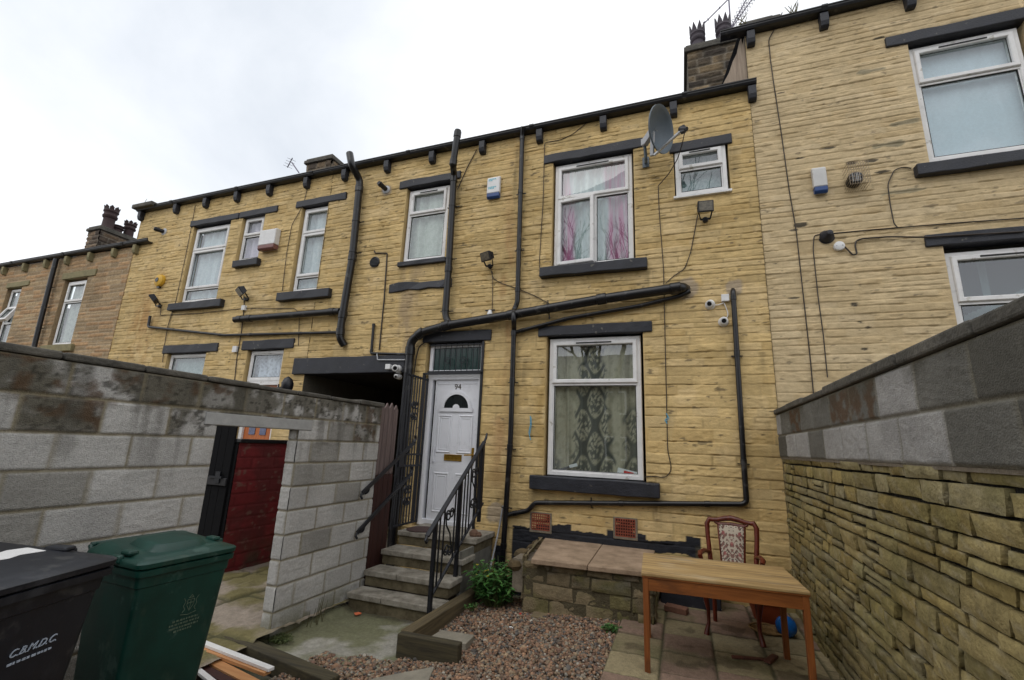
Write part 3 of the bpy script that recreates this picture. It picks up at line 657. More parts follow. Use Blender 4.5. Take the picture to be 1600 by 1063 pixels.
for (a, b, c, e_) in [(-1.855, -1.622, -1.04, -.848), (-.793, -.565, -1.013, -.818)]:
    m = MB(); m.box(a-.03, b+.03, -.015, .02, c-.035, c); m.box(a-.03, b+.03, -.015, .02, e_, e_+.02); m.box(a-.03, a, -.015, .02, c, e_); m.box(b, b+.03, -.015, .02, c, e_)
    ab = m.build('air_brick', M['mortar'], H94, bevel=.004)
    t = MB(); t.box(a, b, -.002, .03, c, e_, ); nx, nz = 8, 6
    for i in range(nx+1): x = a+(b-a)*i/nx; t.box(x-.005, x+.005, -.018, -.0025, c, e_)
    for i in range(nz+1): z = c+(e_-c)*i/nz; t.box(a, b, -.0165, -.003, z-.005, z+.005)
    t.build('grid', M['terracotta'], ab)
    q = MB(); q.box(a, b, -.0045, -.0022, c, e_); q.build('slots', mplain('airbrick_slots', (.02, .008, .006), .9), ab)
# chimney on the party wall with two big crown pots and one small one
CX0, CX1, CYA, CYB, CZT = .36, 1.13, 1.2, 2.3, 6.90
def chim_col(b):
    def f(U, V, e, r1, r2, r3, D, prof):
        C = np.ones(U.shape+(3,))*np.array(b); C = C*(1+(r3-.5)*.8)[..., None]
        C = lerp(C, (.035, .03, .028), sstep(.45, .7, r1)*.75+.0*U); C = lerp(C, (.02, .018, .018), sstep(.45, .65, fbm(U*3, V*3, 5, 4))*.55)
        return lerp(C, (.30, .27, .22), (1-prof)*.4)
    return f
def chimney(h, x0, x1, y0, y1, z0, z1, b, seed, cap=.10):
    p = dict(rmin=.10, rmax=.17, lmin=.18, lmax=.45, jw=.008, bw=.02, depth=.02, off=.008, tilt=.006, rough=.016, wob=.01, seed=seed)
    ex = MB(); ex.quad((x0, y0, z0), (x0, y1, z0), (x0, y1, z1), (x0, y0, z1), (.09, .075, .05)); ex.quad((x0, y1, z0), (x1, y1, z0), (x1, y1, z1), (x0, y1, z1), (.09, .075, .05))
    ch = masonry('chimney', h, M['stone'], lambda U, D, V: (U, y0-D, V), x0, x1, z0, z1, .025, .015, p, chim_col(b), extra=ex)
    masonry('chimney_flank', ch, M['stone'], lambda U, D, V: (x1+D, U, V), y0, y1, z0, z1, .03, .015, dict(p, seed=seed+3), chim_col(b))
    m = MB(); m.box(x0-.05, x1+.05, y0-.06, y1+.05, z1, z1+cap); m.box(x0-.02, x1+.02, y0-.03, y1+.02, z1+cap, z1+cap+.05); m.build('chimney_cap', M['coping'], ch, bevel=.012)
    return ch
ch = chimney(H94, CX0, CX1, CYA, CYB, 5.2, CZT-.12, (.26, .19, .11), 11)
def crownpot(ch, x, y, z, r, h, mat, crown=True, spike=.36):
    m = MB(); m.lathe([(r*1.15, 0), (r*1.12, h*.1), (r*.92, h*.14), (r*.88, h*.42), (r*1.1, h*.46), (r*1.14, h*.52), (r*1.0, h*.55), (r*.98, h*.62), (r*1.16, h*.66), (r*1.12, h*.72), (r*.9, h*.73), (r*.85, h*.5), (r*.8, h*.3)], (x, y, z), n=20)
    if crown:
        for k in range(8):
            a = 2*math.pi*k/8+.3; ca, sa = math.cos(a), math.sin(a); t = Vector((-sa, ca, 0)); o = Vector((x, y, z+h*.66))+Vector((ca, sa, 0))*r*1.0; out = Vector((ca, sa, 0))
            L = [o-t*r*.36, o+t*r*.36, o+t*r*.33+Vector((0, 0, h*.14))+out*.012, o+Vector((0, 0, h*spike))+out*r*.22, o-t*r*.33+Vector((0, 0, h*.14))+out*.012]
            m.poly(L, -out*.022)
    m.build('chimney_pot', mat, ch, smooth=True)
crownpot(ch, .56, 1.42, CZT+.0, .115, .62, M['pot']); crownpot(ch, .985, 1.45, CZT+.06, .115, .62, M['pot']); crownpot(ch, .92, 2.05, CZT+.0, .10, .5, M['pot'])
# broken board closing the step between the roofs
bd = [P(x, y, Y=.03) for x, y in [(1130, 131), (1139, 114), (1145, 96), (1151, 84), (1155, 66), (1158, 60), (1160, 70), (1162, 60), (1164, 72), (1169.5, 123)]]
m = MB(); m.poly(bd, (0, .02, 0)); m.build('gable_board', M['ply'], H94)
bk = [P(x, y, Y=.07) for x, y in [(1127, 134), (1140, 95), (1152, 60), (1166, 50), (1173, 60), (1173, 128)]]
m = MB(); m.poly(bk, (0, .03, 0)); m.build('roof_flashing', M['dark'], H94)

# ------------------------------------------------------------------ neighbour, same yellow paint
HNB = thing('terraced_house', 'yellow painted stone house with narrow tall windows, orange door and rust stain at its corner', 'house', (-8.6, 0, GND))
XL = -11.33
holesn = [(-9.52, -8.44, 2.52, 4.24), (-8.12, -7.52, 3.28, 4.27), (-6.62, -5.985, 2.52, 4.26), (-9.5, -8.42, -.4, 1.5), (-7.36, -6.5, -1.1, 1.5)]
holesn[2] = (-6.60, -5.97, 2.52, 4.26)
exn = MB(); reveals(exn, holesn, tuple(YEL*.95)); shell(exn, XL, XJ, 4.8, (.3, .2, .1))
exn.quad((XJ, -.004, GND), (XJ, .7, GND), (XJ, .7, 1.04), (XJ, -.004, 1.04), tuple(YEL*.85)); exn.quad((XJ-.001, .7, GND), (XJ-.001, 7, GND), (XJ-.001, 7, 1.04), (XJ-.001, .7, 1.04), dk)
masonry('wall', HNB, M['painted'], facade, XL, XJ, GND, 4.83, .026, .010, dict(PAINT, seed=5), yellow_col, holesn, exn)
gutter(HNB, XL-.08, -5.602, 4.83); roof(HNB, XL, XJ, 4.9)
corbels(HNB, [-11.3, -10.138, -9.231, -8.336, -7.462, -6.525], 4.815, LN)
m = MB(); m.box(XL-.12, XL+.55, -.2, .8, 4.85, 4.95); m.box(XL-.08, XL+.3, -.14, .6, 4.95, 4.99); m.build('gable_coping', M['coping'], HNB, bevel=.02)
for a in [(-9.62, -8.22, 4.235, 4.365), (-8.20, -7.20, 4.235, 4.37), (-6.74, -5.565, 4.24, 4.38), (-9.64, -8.12, 1.49, 1.655), (-7.50, -6.28, 1.495, 1.665)]: slabpart(HNB, 'lintel', *a, LN)
for a in [(-9.66, -8.185, 2.365, 2.515), (-8.06, -7.415, 3.14, 3.275), (-6.79, -5.605, 2.365, 2.52), (-9.62, -8.2, -.55, -.4)]: slabpart(HNB, 'sill', *a, LN, yf=-.10)
three = [(0, 0, 1, .16, 'f'), (0, .16, 1, .70, 's'), (0, .70, 1, 1, 's')]
window(HNB, -9.5, -8.46, 2.54, 4.20, three, c_net((.62, .66, .68), (.48, .54, .58), 3), cseed=3)
window(HNB, -8.10, -7.535, 3.30, 4.25, TOPL(.58)[:1]+[(0, .58, 1, 1, 's')], c_net((.66, .56, .66), (.52, .46, .56), 4), cseed=5)
window(HNB, -6.57, -5.83+.0, 2.54, 4.22, three, c_net((.62, .65, .66), (.45, .52, .54), 6), cseed=6)
window(HNB, -9.48, -8.44, -.38, 1.48, [(0, 0, 1, .6, 'f'), (0, .6, 1, 1, 'f')], c_frost, cseed=8, pleat=.004)
window(HNB, -7.33, -6.52, .93, 1.48, [(0, 0, 1, 1, 'f')], c_lace((.60, .63, .72), (.14, .17, .22), 3), cseed=9)
dm = MB(); dm.box(-7.25, -6.60, .10, .15, -1.1, .92); dn = dm.build('door', M['doororange'], HNB, bevel=.006)
pm = MB()
for (a, b, c, e_) in [(-7.12, -6.98, .0, .6), (-6.87, -6.73, .0, .6), (-7.12, -6.98, -.9, -.2), (-6.87, -6.73, -.9, -.2)]: pm.box(a, b, .088, .099, c, e_)
pm.build('door_glass', mplain('blue_leaded_glass', S(92, 100, 132), .15, .4, 30), dn)
nb = MB(); nb.box(-6.98, -6.84, .085, .099, .70, .82); nb.build('number_plate', M['dark'], dn, bevel=.004)
fr = MB(); fr.ring(-7.33, -6.52, -1.12, .94, .08, .06, .14); fr.build('door_frame', M['upvc'], HNB)
chimney(HNB, -7.75, -7.05, 1.0, 2.2, 5.2, 6.02, (.22, .16, .10), 21, .08)

# ------------------------------------------------------------------ beige house on the right
HBG = thing('terraced_house', 'beige painted stone house with taller eaves and paint chips, behind the right boundary wall', 'house', (2.9, 0, GND))
holesb = [(2.82, 3.92, 3.33, 5.04), (2.80, 3.92, .2, 2.35)]
exb = MB(); reveals(exb, holesb, tuple(BEI*.95)); shell(exb, 1.052, 4.8, 5.7, (.1, .09, .07))
masonry('wall', HBG, M['painted'], facade, 1.052, 4.8, GND, 5.74, .02, .0078, dict(PAINT, seed=16, gap=.009), beige_col, holesb, exb)
gutter(HBG, .74, 4.9, 5.72); roof(HBG, 1.05, 4.8, 5.78)
corbels(HBG, [1.12, 1.981, 2.90, 3.8, 4.7], 5.70, LN)
m = MB(); m.box(1.0, 1.5, -.1, 1.5, 5.78, 5.86); m.box(1.04, 1.42, -.05, 1.5, 5.86, 5.92); m.build('gable_coping', M['coping'], HBG, bevel=.02)
slabpart(HBG, 'lintel', 2.60, 4.1, 5.02, 5.17, LN); slabpart(HBG, 'lintel', 2.645, 4.1, 2.33, 2.475, LN)
slabpart(HBG, 'sill', 2.66, 4.1, 3.19, 3.335, LN, yf=-.10)
window(HBG, 2.835, 3.87, 3.40, 4.99, TOPL(.68), c_pale, cseed=3, pleat=.004)
window(HBG, 2.82, 3.88, .2, 2.27, [(0, 0, 1, .73, 'f'), (0, .73, 1, 1, 'sv')], c_room, cseed=3, pleat=.004, cy=.30)

# ------------------------------------------------------------------ bare stone house far left
HST = thing('terraced_house', 'bare brown stone house with greenish lintels and lower eaves at the far left', 'house', (-14.5, 0, GND))
holess = [(-13.68, -12.8, 1.8, 3.42), (-16.1, -15.45, 1.8, 3.41)]
exs = MB(); reveals(exs, holess, tuple(NAT*.9)); shell(exs, -19.5, XL-.002, 3.95, (.1, .09, .07))
masonry('wall', HST, M['stone'], facade, -19.5, XL-.002, GND, 3.99, .035, .018, dict(rmin=.07, rmax=.12, lmin=.25, lmax=.6, jw=.006, bw=.012, depth=.010, off=.006, tilt=.004, rough=.008, seed=33), nat_col, holess, exs)
gutter(HST, -19.5, -10.75, 4.02); roof(HST, -19.5, XL, 4.08)
GRN = mplain('mossy_sandstone', S(132, 124, 92), .9, .2, 7, 50, .4)
corbels(HST, [-16.4, -15.469, -14.55, -13.698, -12.813, -11.94, -11.2], 3.99, GRN)
slabpart(HST, 'lintel', -13.77, -12.5, 3.42, 3.58, GRN); slabpart(HST, 'lintel', -16.13, -15.14, 3.40, 3.54, GRN); slabpart(HST, 'sill', -13.8, -12.6, 1.64, 1.8, GRN, yf=-.08)
window(HST, -13.62, -12.83, 1.81, 3.37, TOPL(.68)[:1]+[(0, .68, 1, 1, 's')], c_net((.45, .47, .42), (.25, .28, .26), 8), cseed=2)
window(HST, -16.03, -15.47, 1.81, 3.37, [(0, .0, 1, .42, 'f'), (0, .42, 1, .7, 'sT'), (0, .7, 1, 1, 'f')], c_net((.45, .47, .46), (.25, .28, .26), 8), cseed=2)
cL = chimney(HST, -15.0, -14.5, .8, 2.7, 4.1, 5.22, (.20, .14, .09), 27, .08)
for (px, py, r, h) in ((169, 351, .15, .85), (184.5, 354, .13, .36), (202, 360, .13, .62)):
    q = P(px, py, X=-14.75); crownpot(cL, -14.75, q.y, 5.33, r, h, M['redpot'], h > .5, .20)
# ================================================================== PIPES
def pipe(name, label, cat, px, r, Y, mat='pipe', fillet=.08, collars=(), group=None, n=12, pts3=None, brackets=()):
    pts = pts3 if pts3 else PL(px, Y)
    m = MB(); m.tube(pts, r, n, fillet); o = m.build(name, M[mat], smooth=True); tag(o, label, cat, group)
    for i, (k, t) in enumerate(collars):
        a, b = Vector(pts[k]), Vector(pts[k+1]); c = a.lerp(b, t); d = (b-a).normalized()
        m = MB(); m.tube([c-d*r*1.0, c-d*r*.9, c+d*r*.9, c+d*r*1.0], [r*1.03, r*1.16, r*1.16, r*1.03], n); m.build('pipe_collar', M[mat], o, smooth=True)
    for (k, t) in brackets:
        a, b = Vector(pts[k]), Vector(pts[k+1]); c = a.lerp(b, t); d = (b-a).normalized(); s = d.cross(Vector((0, 1, 0))).normalized()
        m = MB(); m.tube([c-d*.012, c+d*.012], [r*1.12, r*1.12], n); m.bar(c-s*r*2.1+Vector((0, r*.9, 0)), c+s*r*2.1+Vector((0, r*.9, 0)), .02, .012, d); m.build('pipe_bracket', M[mat], o)
    return o
GP = 'black waste pipes and downpipes on the yellow walls'
a = PL([(552, 290), (562.8, 280), (550.8, 400.7), (532.7, 509), (531.2, 536)], -.10)
a[0] = P(549.5, 258, Y=-.34); a[1] = P(562.5, 282, Y=-.10); a.insert(0, P(546.3, 240, Y=-.34)); a[-1] = P(531.2, 529, Y=-.10); a.append(P(538, 540, Y=-.03))
pipe('soil_pipe', 'black vent pipe bending over the gutter left of the small black flue', 'pipe', None, .062, 0, pts3=a, collars=[(2, .12), (3, .02), (3, .85), (4, .5)], brackets=[(2, .95), (2, .55)], group=GP)
pipe('waste_pipe', 'short thick black pipe sloping left from the neighbour vent pipe, under the tall windows', 'pipe', [(367, 500), (372, 499), (531, 486.5)], .058, -.10, collars=[(1, .02), (1, .12), (1, .93)], group=GP)
pipe('waste_pipe', 'thin black level pipe with an upturned end near the rust stain', 'pipe', [(234.6, 494), (231.6, 511), (350.6, 524), (526.7, 519.6)], .026, -.05, collars=[(1, .35), (1, .95), (2, .25), (2, .7)], group=GP, fillet=.05)
a = [P(715.7, 204, Y=-.36), P(707.8, 258, Y=-.33), P(709.5, 272, Y=-.10)]+PL([(701, 419.4), (695.5, 493)], -.10)+[P(702, 507, Y=-.11), P(720, 505.5, Y=-.11)]
pipe('soil_pipe', 'black vent pipe rising past the gutter across the middle upper window', 'pipe', None, .052, 0, pts3=a, collars=[(0, .12), (0, .93), (2, .06), (3, .02)], brackets=[(2, .9), (2, .35), (3, .9)], group=GP, fillet=.10)
a = [P(1072, 453, Y=.05), P(1066, 449, Y=-.12)]+PL([(940, 467.5), (802.7, 491.7), (698.3, 508.7), (658.8, 520), (641.9, 533)], -.12)+PL([(630.6, 696), (615, 823), (609, 888)], -.10)
pipe('soil_pipe', 'thickest black pipe sloping across the wall of number 94 and down beside the passage', 'pipe', None, .066, 0, pts3=a, collars=[(1, .08), (2, .0), (3, .02), (4, .02), (5, .1), (6, .1), (7, .6)], brackets=[(2, .6), (7, .4)], group=GP, fillet=.12)
pipe('waste_pipe', 'thin black pipe slanting just below the thick sloping pipe, above the lower lintel', 'pipe', [(1078, 455), (1062, 463), (1000, 478), (890, 497), (808.8, 518.5), (800, 521)], .028, -.06, collars=[(1, .5), (3, .1), (3, .9)], group=GP)
a = [P(817.5, 198, Y=-.14)]+PL([(816, 214), (808.4, 473), (803, 485)], -.07)+[P(802.5, 491, Y=-.20), P(803, 503, Y=-.20)]+PL([(803, 513), (798, 680), (785.4, 874), (783, 905)], -.07)
pipe('downpipe', 'black rainwater downpipe from the gutter to the ground between door and lower window', 'downpipe', None, .036, 0, pts3=a, collars=[(1, .01), (1, .35), (1, .93), (6, .05), (6, .5), (7, .1), (7, .9)], brackets=[(1, .36), (1, .7), (6, .52), (7, .12), (7, .6)], group=GP, fillet=.05)
a = [P(1145, 453, Y=.03), P(1145.5, 456, Y=-.05)]+PL([(1161.8, 719), (1166.5, 784), (1160, 788)], -.05)+PL([(836, 785.6), (825, 798), (796, 804), (787, 806)], -.05)
pipe('waste_pipe', 'black pipe dropping right of the two white cameras then running level under the lower sill', 'pipe', None, .030, 0, pts3=a, collars=[(1, .04), (1, .38), (2, .05), (4, .15), (4, .55), (6, .7)], brackets=[(1, .4), (2, .1), (4, .7)], group=GP, fillet=.04)
pipe('waste_pipe', 'short black L shaped conduit over the passage beam', 'conduit', [(584, 506), (580, 552.4), (633.4, 553.8)], .022, -.04, collars=[(0, .05), (0, .9)], group=GP, fillet=.02)
pipe('downpipe', 'black downpipe with pale bands on the far left bare stone house', 'downpipe', [(88, 405), (82, 428), (55, 535), (50, 560)], .05, -.10, fillet=.08, brackets=[(1, .2), (1, .5), (1, .8)])
pipe('conduit', 'thin grey conduit falling from the round black vent to the passage beam', 'conduit', [(585, 392), (586, 395.5), (605, 396), (600, 470), (592.5, 546.8)], .011, -.02, mat='cable', fillet=.02, collars=[(2, .8), (3, .3), (3, .9)], n=8)
pipe('conduit', 'short pale conduit lying along the black passage beam', 'conduit', [(589, 553), (590, 562.5), (633, 562.5)], .010, -.07, mat='gplastic', fillet=.02, n=8)
# ================================================================== CABLES
def cable(label, px, Y=-.018, r=.0055, mat='cable', pts3=None, fillet=.05):
    m = MB(); m.tube(pts3 if pts3 else PL(px, Y), r, 6, fillet); return tag(m.build('cable', M[mat], smooth=True), label, 'cable', 'cables clipped to the house walls')
cable('thin black cable hanging from beside the dish down to the lower window of number 94', [(1028.4, 291), (1030, 330), (1036.8, 420), (1039, 520), (1042, 650), (1043, 702), (1048.5, 728), (1048, 737), (1039.5, 747), (1020, 744), (1007, 745.5)])
cable('loose black cable drooping from the satellite dish across the small window', None, pts3=[P(1071, 201, Y=-.5), P(1066, 225, Y=-.42), P(1059, 248, Y=-.25), P(1045, 272, Y=-.1), P(1028.4, 290.6, Y=-.02)], r=.007)
cable('black cable curving from the gutter down beside the upper window of number 94', [(917, 192), (895, 210), (875, 219), (851, 223), (848.7, 313), (843, 405), (843, 418)])
cable('thin dark cable from the floodlight under the middle window slanting to the thick pipe', [(766, 418), (771, 436), (784, 443), (808, 451), (835, 462), (861, 476)])
cable('thin pale cable dropping from the floodlight to the bulb holder', [(769, 424), (770, 445), (769, 487)], r=.005)
cable('thin dark cable from the floodlight under the small window curving to the thick pipe end', [(1090, 336), (1084, 370), (1079, 395), (1070, 420), (1052, 432), (1040, 443)])
cable('dark cable from a corbel to the vent pipe bracket', [(745, 234), (730, 262), (715, 296)], r=.007)
cable('long brown cable running down the beige house from its gutter', [(1222, 20), (1219, 30), (1201, 62), (1204, 95), (1208, 124), (1221, 210), (1233.4, 299), (1244, 360), (1256, 470), (1266, 560), (1271, 615)], r=.0065)
cable('dark cable falling from the black cone fixture down the beige wall', [(1284, 366), (1272, 368), (1270.5, 390), (1278.5, 466), (1286, 520), (1293, 590)], r=.006)
cable('dark cable running right from the black cone fixture across the beige wall', [(1300, 365), (1365, 359), (1402, 356), (1500, 348), (1600, 341), (1640, 338)], r=.0065)
cable('dark cable looping below the right upper sill to the long cable', [(1424, 263), (1410, 261), (1397, 266), (1387, 288), (1391, 320), (1397, 350), (1403, 356)], r=.006)
cable('black flex curling from the round white box up to the lower right lintel', None, pts3=PL([(1319, 385), (1326, 392), (1333, 399), (1339, 397), (1336, 383), (1338, 376), (1348, 373), (1389, 370)], -.03)+[P(1445, 371, Y=-.05), P(1600, 362, Y=-.05)], r=.009)
cable('thin black cable down the neighbour wall left of the first tall window', [(305, 322), (300, 350), (290, 400), (275, 470), (262, 510), (256, 545), (254, 566)])
cable('thin black cable down the neighbour wall beside the third tall window', [(480, 296), (474, 320), (456, 352), (448, 395), (441, 455)])
cable('thin cable looping along the neighbour wall between the two lamps', [(252, 480), (250, 493), (310, 490), (380, 482), (460, 482), (468, 490), (466, 540)])
cable('pale cable from the middle neighbour lamp down past a junction box to the lower windows', [(381, 462), (381.5, 480), (377, 520), (370, 560), (366, 600)], r=.008)
cable('white cable looping between the two white cameras on number 94', [(1114, 475), (1120, 477.5), (1127, 475), (1131, 473), (1135, 482), (1138, 492), (1134, 499)], r=.006, mat='wplastic')
cable('thin grey cable hanging from the thick pipe bend beside the door', [(668, 533), (655, 541), (650, 560), (646, 590)], r=.009)
cable('grey hose leaning against the wall foot by the steps', None, pts3=[P(786, 790, Y=-.03), P(779, 830, Y=-.05), P(770, 870, Y=-.12), P(762, 905, Y=-.25)], r=.011, mat='gplastic')
# ================================================================== WALL FIXTURES
def bbox_px(x0, y0, x1, y1, Y=0):
    a, b = P(x0, y0, Y=Y), P(x1, y1, Y=Y); return min(a.x, b.x), max(a.x, b.x), min(a.z, b.z), max(a.z, b.z)
def facing(c, yaw=0, tilt=0): return Matrix.Translation(c) @ Matrix.Rotation(yaw, 4, 'Z') @ Matrix.Rotation(tilt, 4, 'X')
def alarm(label, x0, y0, x1, y1, body, foot, dep=.08, prints=True):
    a, b, c, e = bbox_px(x0, y0, x1, y1, -.04); t = thing('alarm_box', label, 'alarm box', ((a+b)/2, 0, c))
    h = e-c; k = c+h*.24
    m = MB(); m.poly([(a, -.012, k), (a, -dep, k), (a, -dep, e-.03), (a, -dep+.03, e), (a, -.012, e)], (b-a, 0, 0)); m.build('cover', body, t, bevel=.012)
    m = MB(); m.poly([(a+.004, -.012, c+.02), (a+.004, -dep+.03, c), (a+.004, -dep-.002, c+.03), (a+.004, -dep-.002, k-.002), (a+.004, -.012, k-.002)], (b-a-.008, 0, 0)); m.build('strobe_base', foot, t, bevel=.008)
    m = MB(); m.box(a+.02, b-.02, -.012, .0, c+.02, e-.02); m.build('back_plate', M['wplastic'], t)
    if prints:
        m = MB(); r = random.Random(3)
        for row, n in ((.86, 5), (.80, 3), (.50, 5), (.44, 4)):
            x = a+.03
            for i in range(n):
                wd = r.uniform(.012, .028)
                if x+wd > b-.025: break
                m.box(x, x+wd, -dep-.0015, -dep+.001, c+h*row-.010, c+h*row+.010); x += wd+.006
        m.build('faded_print', mplain('cyan_print', S(120, 190, 205), .5), t)
alarm('white and blue alarm box high on number 94 between vent pipe and downpipe', 763, 279, 781, 310, M['wplastic'], M['blue'])
alarm('pale alarm box with a blue strip on the beige right house', 1267, 264, 1294, 302, mplain('pale_grey_plastic', (.58, .58, .57), .45, .08), M['blue'], prints=False)
alarm('white alarm box with a brown foot beside the small neighbour window', 413, 362.5, 432.5, 391, M['wplastic'], mplain('brown_plastic', S(120, 80, 76), .4), dep=.13, prints=False)
q = P(250.5, 439, Y=-.03); t = thing('alarm_sounder', 'round yellow alarm sounder above the rust stain', 'alarm', (q.x, 0, q.z-.1))
m = MB(); m.lathe([(.13, 0), (.135, .03), (.125, .065), (.08, .085), (.03, .09), (.0, .09)], (q.x, -.01, q.z), (0, -1, 0), 24); m.build('dome', M['yellowp'], t, smooth=True)
m = MB(); m.lathe([(.05, .087), (.05, .098), (.0, .098)], (q.x, -.01, q.z), (0, -1, 0), 16); m.box(q.x-.04, q.x+.04, -.05, -.0, q.z-.16, q.z-.12); m.build('cap', M['lens'], t)
def flood(label, px, py, w, h, yaw, tilt, off=.16, glass=None):
    q = P(px, py, Y=-off); t = thing('floodlight', label, 'floodlight', (q.x, 0, q.z-h), 0, 'outdoor floodlights'); T = facing(q, yaw, tilt)
    m = MB(); m.poly([(-w/2, .05, -h*.32), (-w/2, -.03, -h/2), (-w/2, -.045, -h/2), (-w/2, -.045, h/2), (-w/2, -.03, h/2), (-w/2, .05, h*.32)], (w, 0, 0)); m.build('housing', M['iron'], t, bevel=.006, tf=T)
    m = MB(); m.box(-w*.42, w*.42, -.051, -.044, -h*.4, h*.4); m.build('lamp_glass', glass or mplain('lamp_glass', S(98, 92, 80), .15, .4, 30), t, tf=T)
    m = MB(); m.bar(T @ Vector((-w*.5, .0, 0)), Vector((q.x-w*.3, -.05, q.z-h*.75)), .012, .02); m.bar(T @ Vector((w*.5, .0, 0)), Vector((q.x+w*.3, -.05, q.z-h*.75)), .012, .02); m.bar(Vector((q.x-w*.32, -.05, q.z-h*.75)), Vector((q.x+w*.32, -.05, q.z-h*.75)), .015, .02)
    m.lathe([(.035, 0), (.035, .05), (.02, .06)], (q.x, 0, q.z-h*.75), (0, -1, 0), 12); m.build('bracket', M['iron'], t)
flood('black floodlight on number 94 below the middle upper window', 761, 401, .19, .14, -.35, .35)
flood('black floodlight under the small upper window beside the dish', 1102, 324, .19, .15, .1, .15)
flood('black floodlight below the yellow alarm sounder on the neighbour wall', 241, 467, .28, .16, -.7, .7)
flood('black floodlight with a pale face between the tall neighbour windows', 377, 455, .28, .16, -.5, .7, glass=M['metal'])
def cctv(label, px, py, yaw, tilt, off=.07, r=.05):
    q = P(px, py, Y=-off); t = thing('security_camera', label, 'camera', (q.x, 0, q.z-r), 0, 'white dome cameras'); T = facing(q, yaw, tilt)
    m = MB(); m.lathe([(r*1.15, off-.002), (r*1.15, off*.75), (r*.95, off*.55)], (q.x, 0, q.z), (0, -1, 0), 20)
    m = MB(); m.lathe([(r*1.2, 0), (r*1.2, off*.35), (r*.9, off*.6), (0, off*.6)], (q.x, 0, q.z), (0, -1, 0), 20); m.build('mount', M['wplastic'], t, smooth=True)
    m = MB(); pr = [(r*math.sin(a), r*math.cos(a)) for a in [math.pi*k/10 for k in range(3, 11)]][::-1]
    m.lathe([(0, -r)]+[(x, z) for x, z in pr]+[(r*.62, r*.62), (r*.6, r*.55), (0, r*.55)], (0, 0, 0), (0, -1, 0), 20); m.build('eyeball', M['wplastic'], t, tf=T, smooth=True)
    m = MB(); m.lathe([(r*.55, r*.5), (r*.55, r*.68), (r*.5, r*.72), (0, r*.72)], (0, 0, 0), (0, -1, 0), 16); m.build('lens', M['lens'], t, tf=T)
cctv('upper left one of two white cameras beside the right waste pipe', 1110, 474.6, -.5, .3)
cctv('lower right one of two white cameras beside the right waste pipe', 1130.8, 501.4, 0, .25)
cctv('white camera on the black beam beside the soil pipe', 617.5, 575.5, .5, .1, off=.13, r=.055)
cctv('small white camera hanging just under the beam camera', 619, 588, .3, .6, off=.10, r=.035)
def smallbox(name, label, cat, px, py, w, h, d, mat, lid=True, yoff=0):
    q = P(px, py, Y=-d/2-yoff); t = thing(name, label, cat, (q.x, 0, q.z-h/2))
    m = MB(); m.box(q.x-w/2, q.x+w/2, -d*.7-yoff, 0, q.z-h/2, q.z+h/2); m.build('base', mat, t, bevel=.005)
    m = MB(); m.box(q.x-w/2-.003, q.x+w/2+.003, -d-yoff, -d*.72-yoff, q.z-h/2-.003, q.z+h/2+.003); m.build('lid', mat, t, bevel=.006)
smallbox('junction_box', 'small square white junction box beside the two cameras', 'junction box', 1133, 466, .085, .085, .05, M['wplastic'])
smallbox('junction_box', 'small white junction box under the pale faced neighbour floodlight', 'junction box', 381.5, 481.5, .085, .09, .06, M['wplastic'])
smallbox('junction_box', 'small white junction box low on the neighbour wall above the block wall', 'junction box', 368, 546, .10, .11, .06, M['wplastic'])
smallbox('junction_box', 'small white box on the black beam next to the camera', 'junction box', 607, 573.5, .08, .075, .06, M['wplastic'], yoff=.05)
q = P(765.5, 488, Y=-.05); t = thing('bulb_holder', 'pale bulb holder on a black bar just above the thick pipe', 'lamp', (q.x, 0, q.z-.07))
m = MB(); m.bar((q.x-.08, -.03, q.z+.035), (q.x+.07, -.03, q.z+.035), .03, .015); m.build('bar', M['iron'], t)
m = MB(); m.lathe([(.022, .03), (.028, .01), (.042, -.02), (.045, -.045), (.03, -.07), (0, -.078)], (q.x, -.05, q.z), n=16); m.build('bulb', M['wplastic'], t, smooth=True)
# round vent, flue, spigot, caged flue, cone, round box
q = P(585.4, 409.7, Y=-.02); t = thing('wall_vent', 'round black louvred vent on the yellow wall left of the middle upper window', 'vent', (q.x, 0, q.z-.09))
m = MB(); m.lathe([(.095, 0), (.095, .03), (.08, .035), (.075, .018), (0, .018)], (q.x, 0, q.z), (0, -1, 0), 24); m.build('rim', M['iron'], t)
m = MB(); [m.box(q.x-math.sqrt(.0058-z*z), q.x+math.sqrt(.0058-z*z), -.034, -.012, q.z+z-.006, q.z+z+.006) for z in (-.05, -.025, 0, .025, .05)]; m.build('louvre', M['iron'], t)
def flue(label, px, py, dirv, L, r):
    q = P(px, py, Y=0); t = thing('boiler_flue', label, 'flue', (q.x, 0, q.z-.1)); d = Vector(dirv).normalized()
    m = MB(); m.lathe([(r*1.8, 0), (r*1.8, .012), (r*1.2, .025)], (q.x, 0, q.z), (0, -1, 0), 20); m.build('wall_collar', M['gplastic'], t, smooth=True)
    m = MB(); m.tube([q, q+d*L*.8, q+d*L], [r, r, r*.9], 14); m.tube([q+d*L*.72, q+d*L*.86], r*1.12, 14); m.build('spout', M['iron'], t, smooth=True)
flue('short black boiler flue with a grey collar beside the left vent pipe', 604, 297, (-.15, -1, .15), .20, .042)
flue('small black flue stub at the top left of the neighbour wall', 257, 362.6, (-.4, -1, .05), .19, .045)
a, b, c, e = bbox_px(1320, 262, 1356, 291, -.1); t = thing('caged_flue', 'round black flue inside a wire cage on the beige house', 'flue', ((a+b)/2, 0, c)); xc, zc = (a+b)/2-.01, (c+e)/2-.02
m = MB(); m.lathe([(.075, 0), (.08, .10), (.07, .13), (.055, .135), (.05, .09), (0, .09)], (xc, 0, zc), (0, -1, 0), 20); m.build('terminal', M['iron'], t, smooth=True)
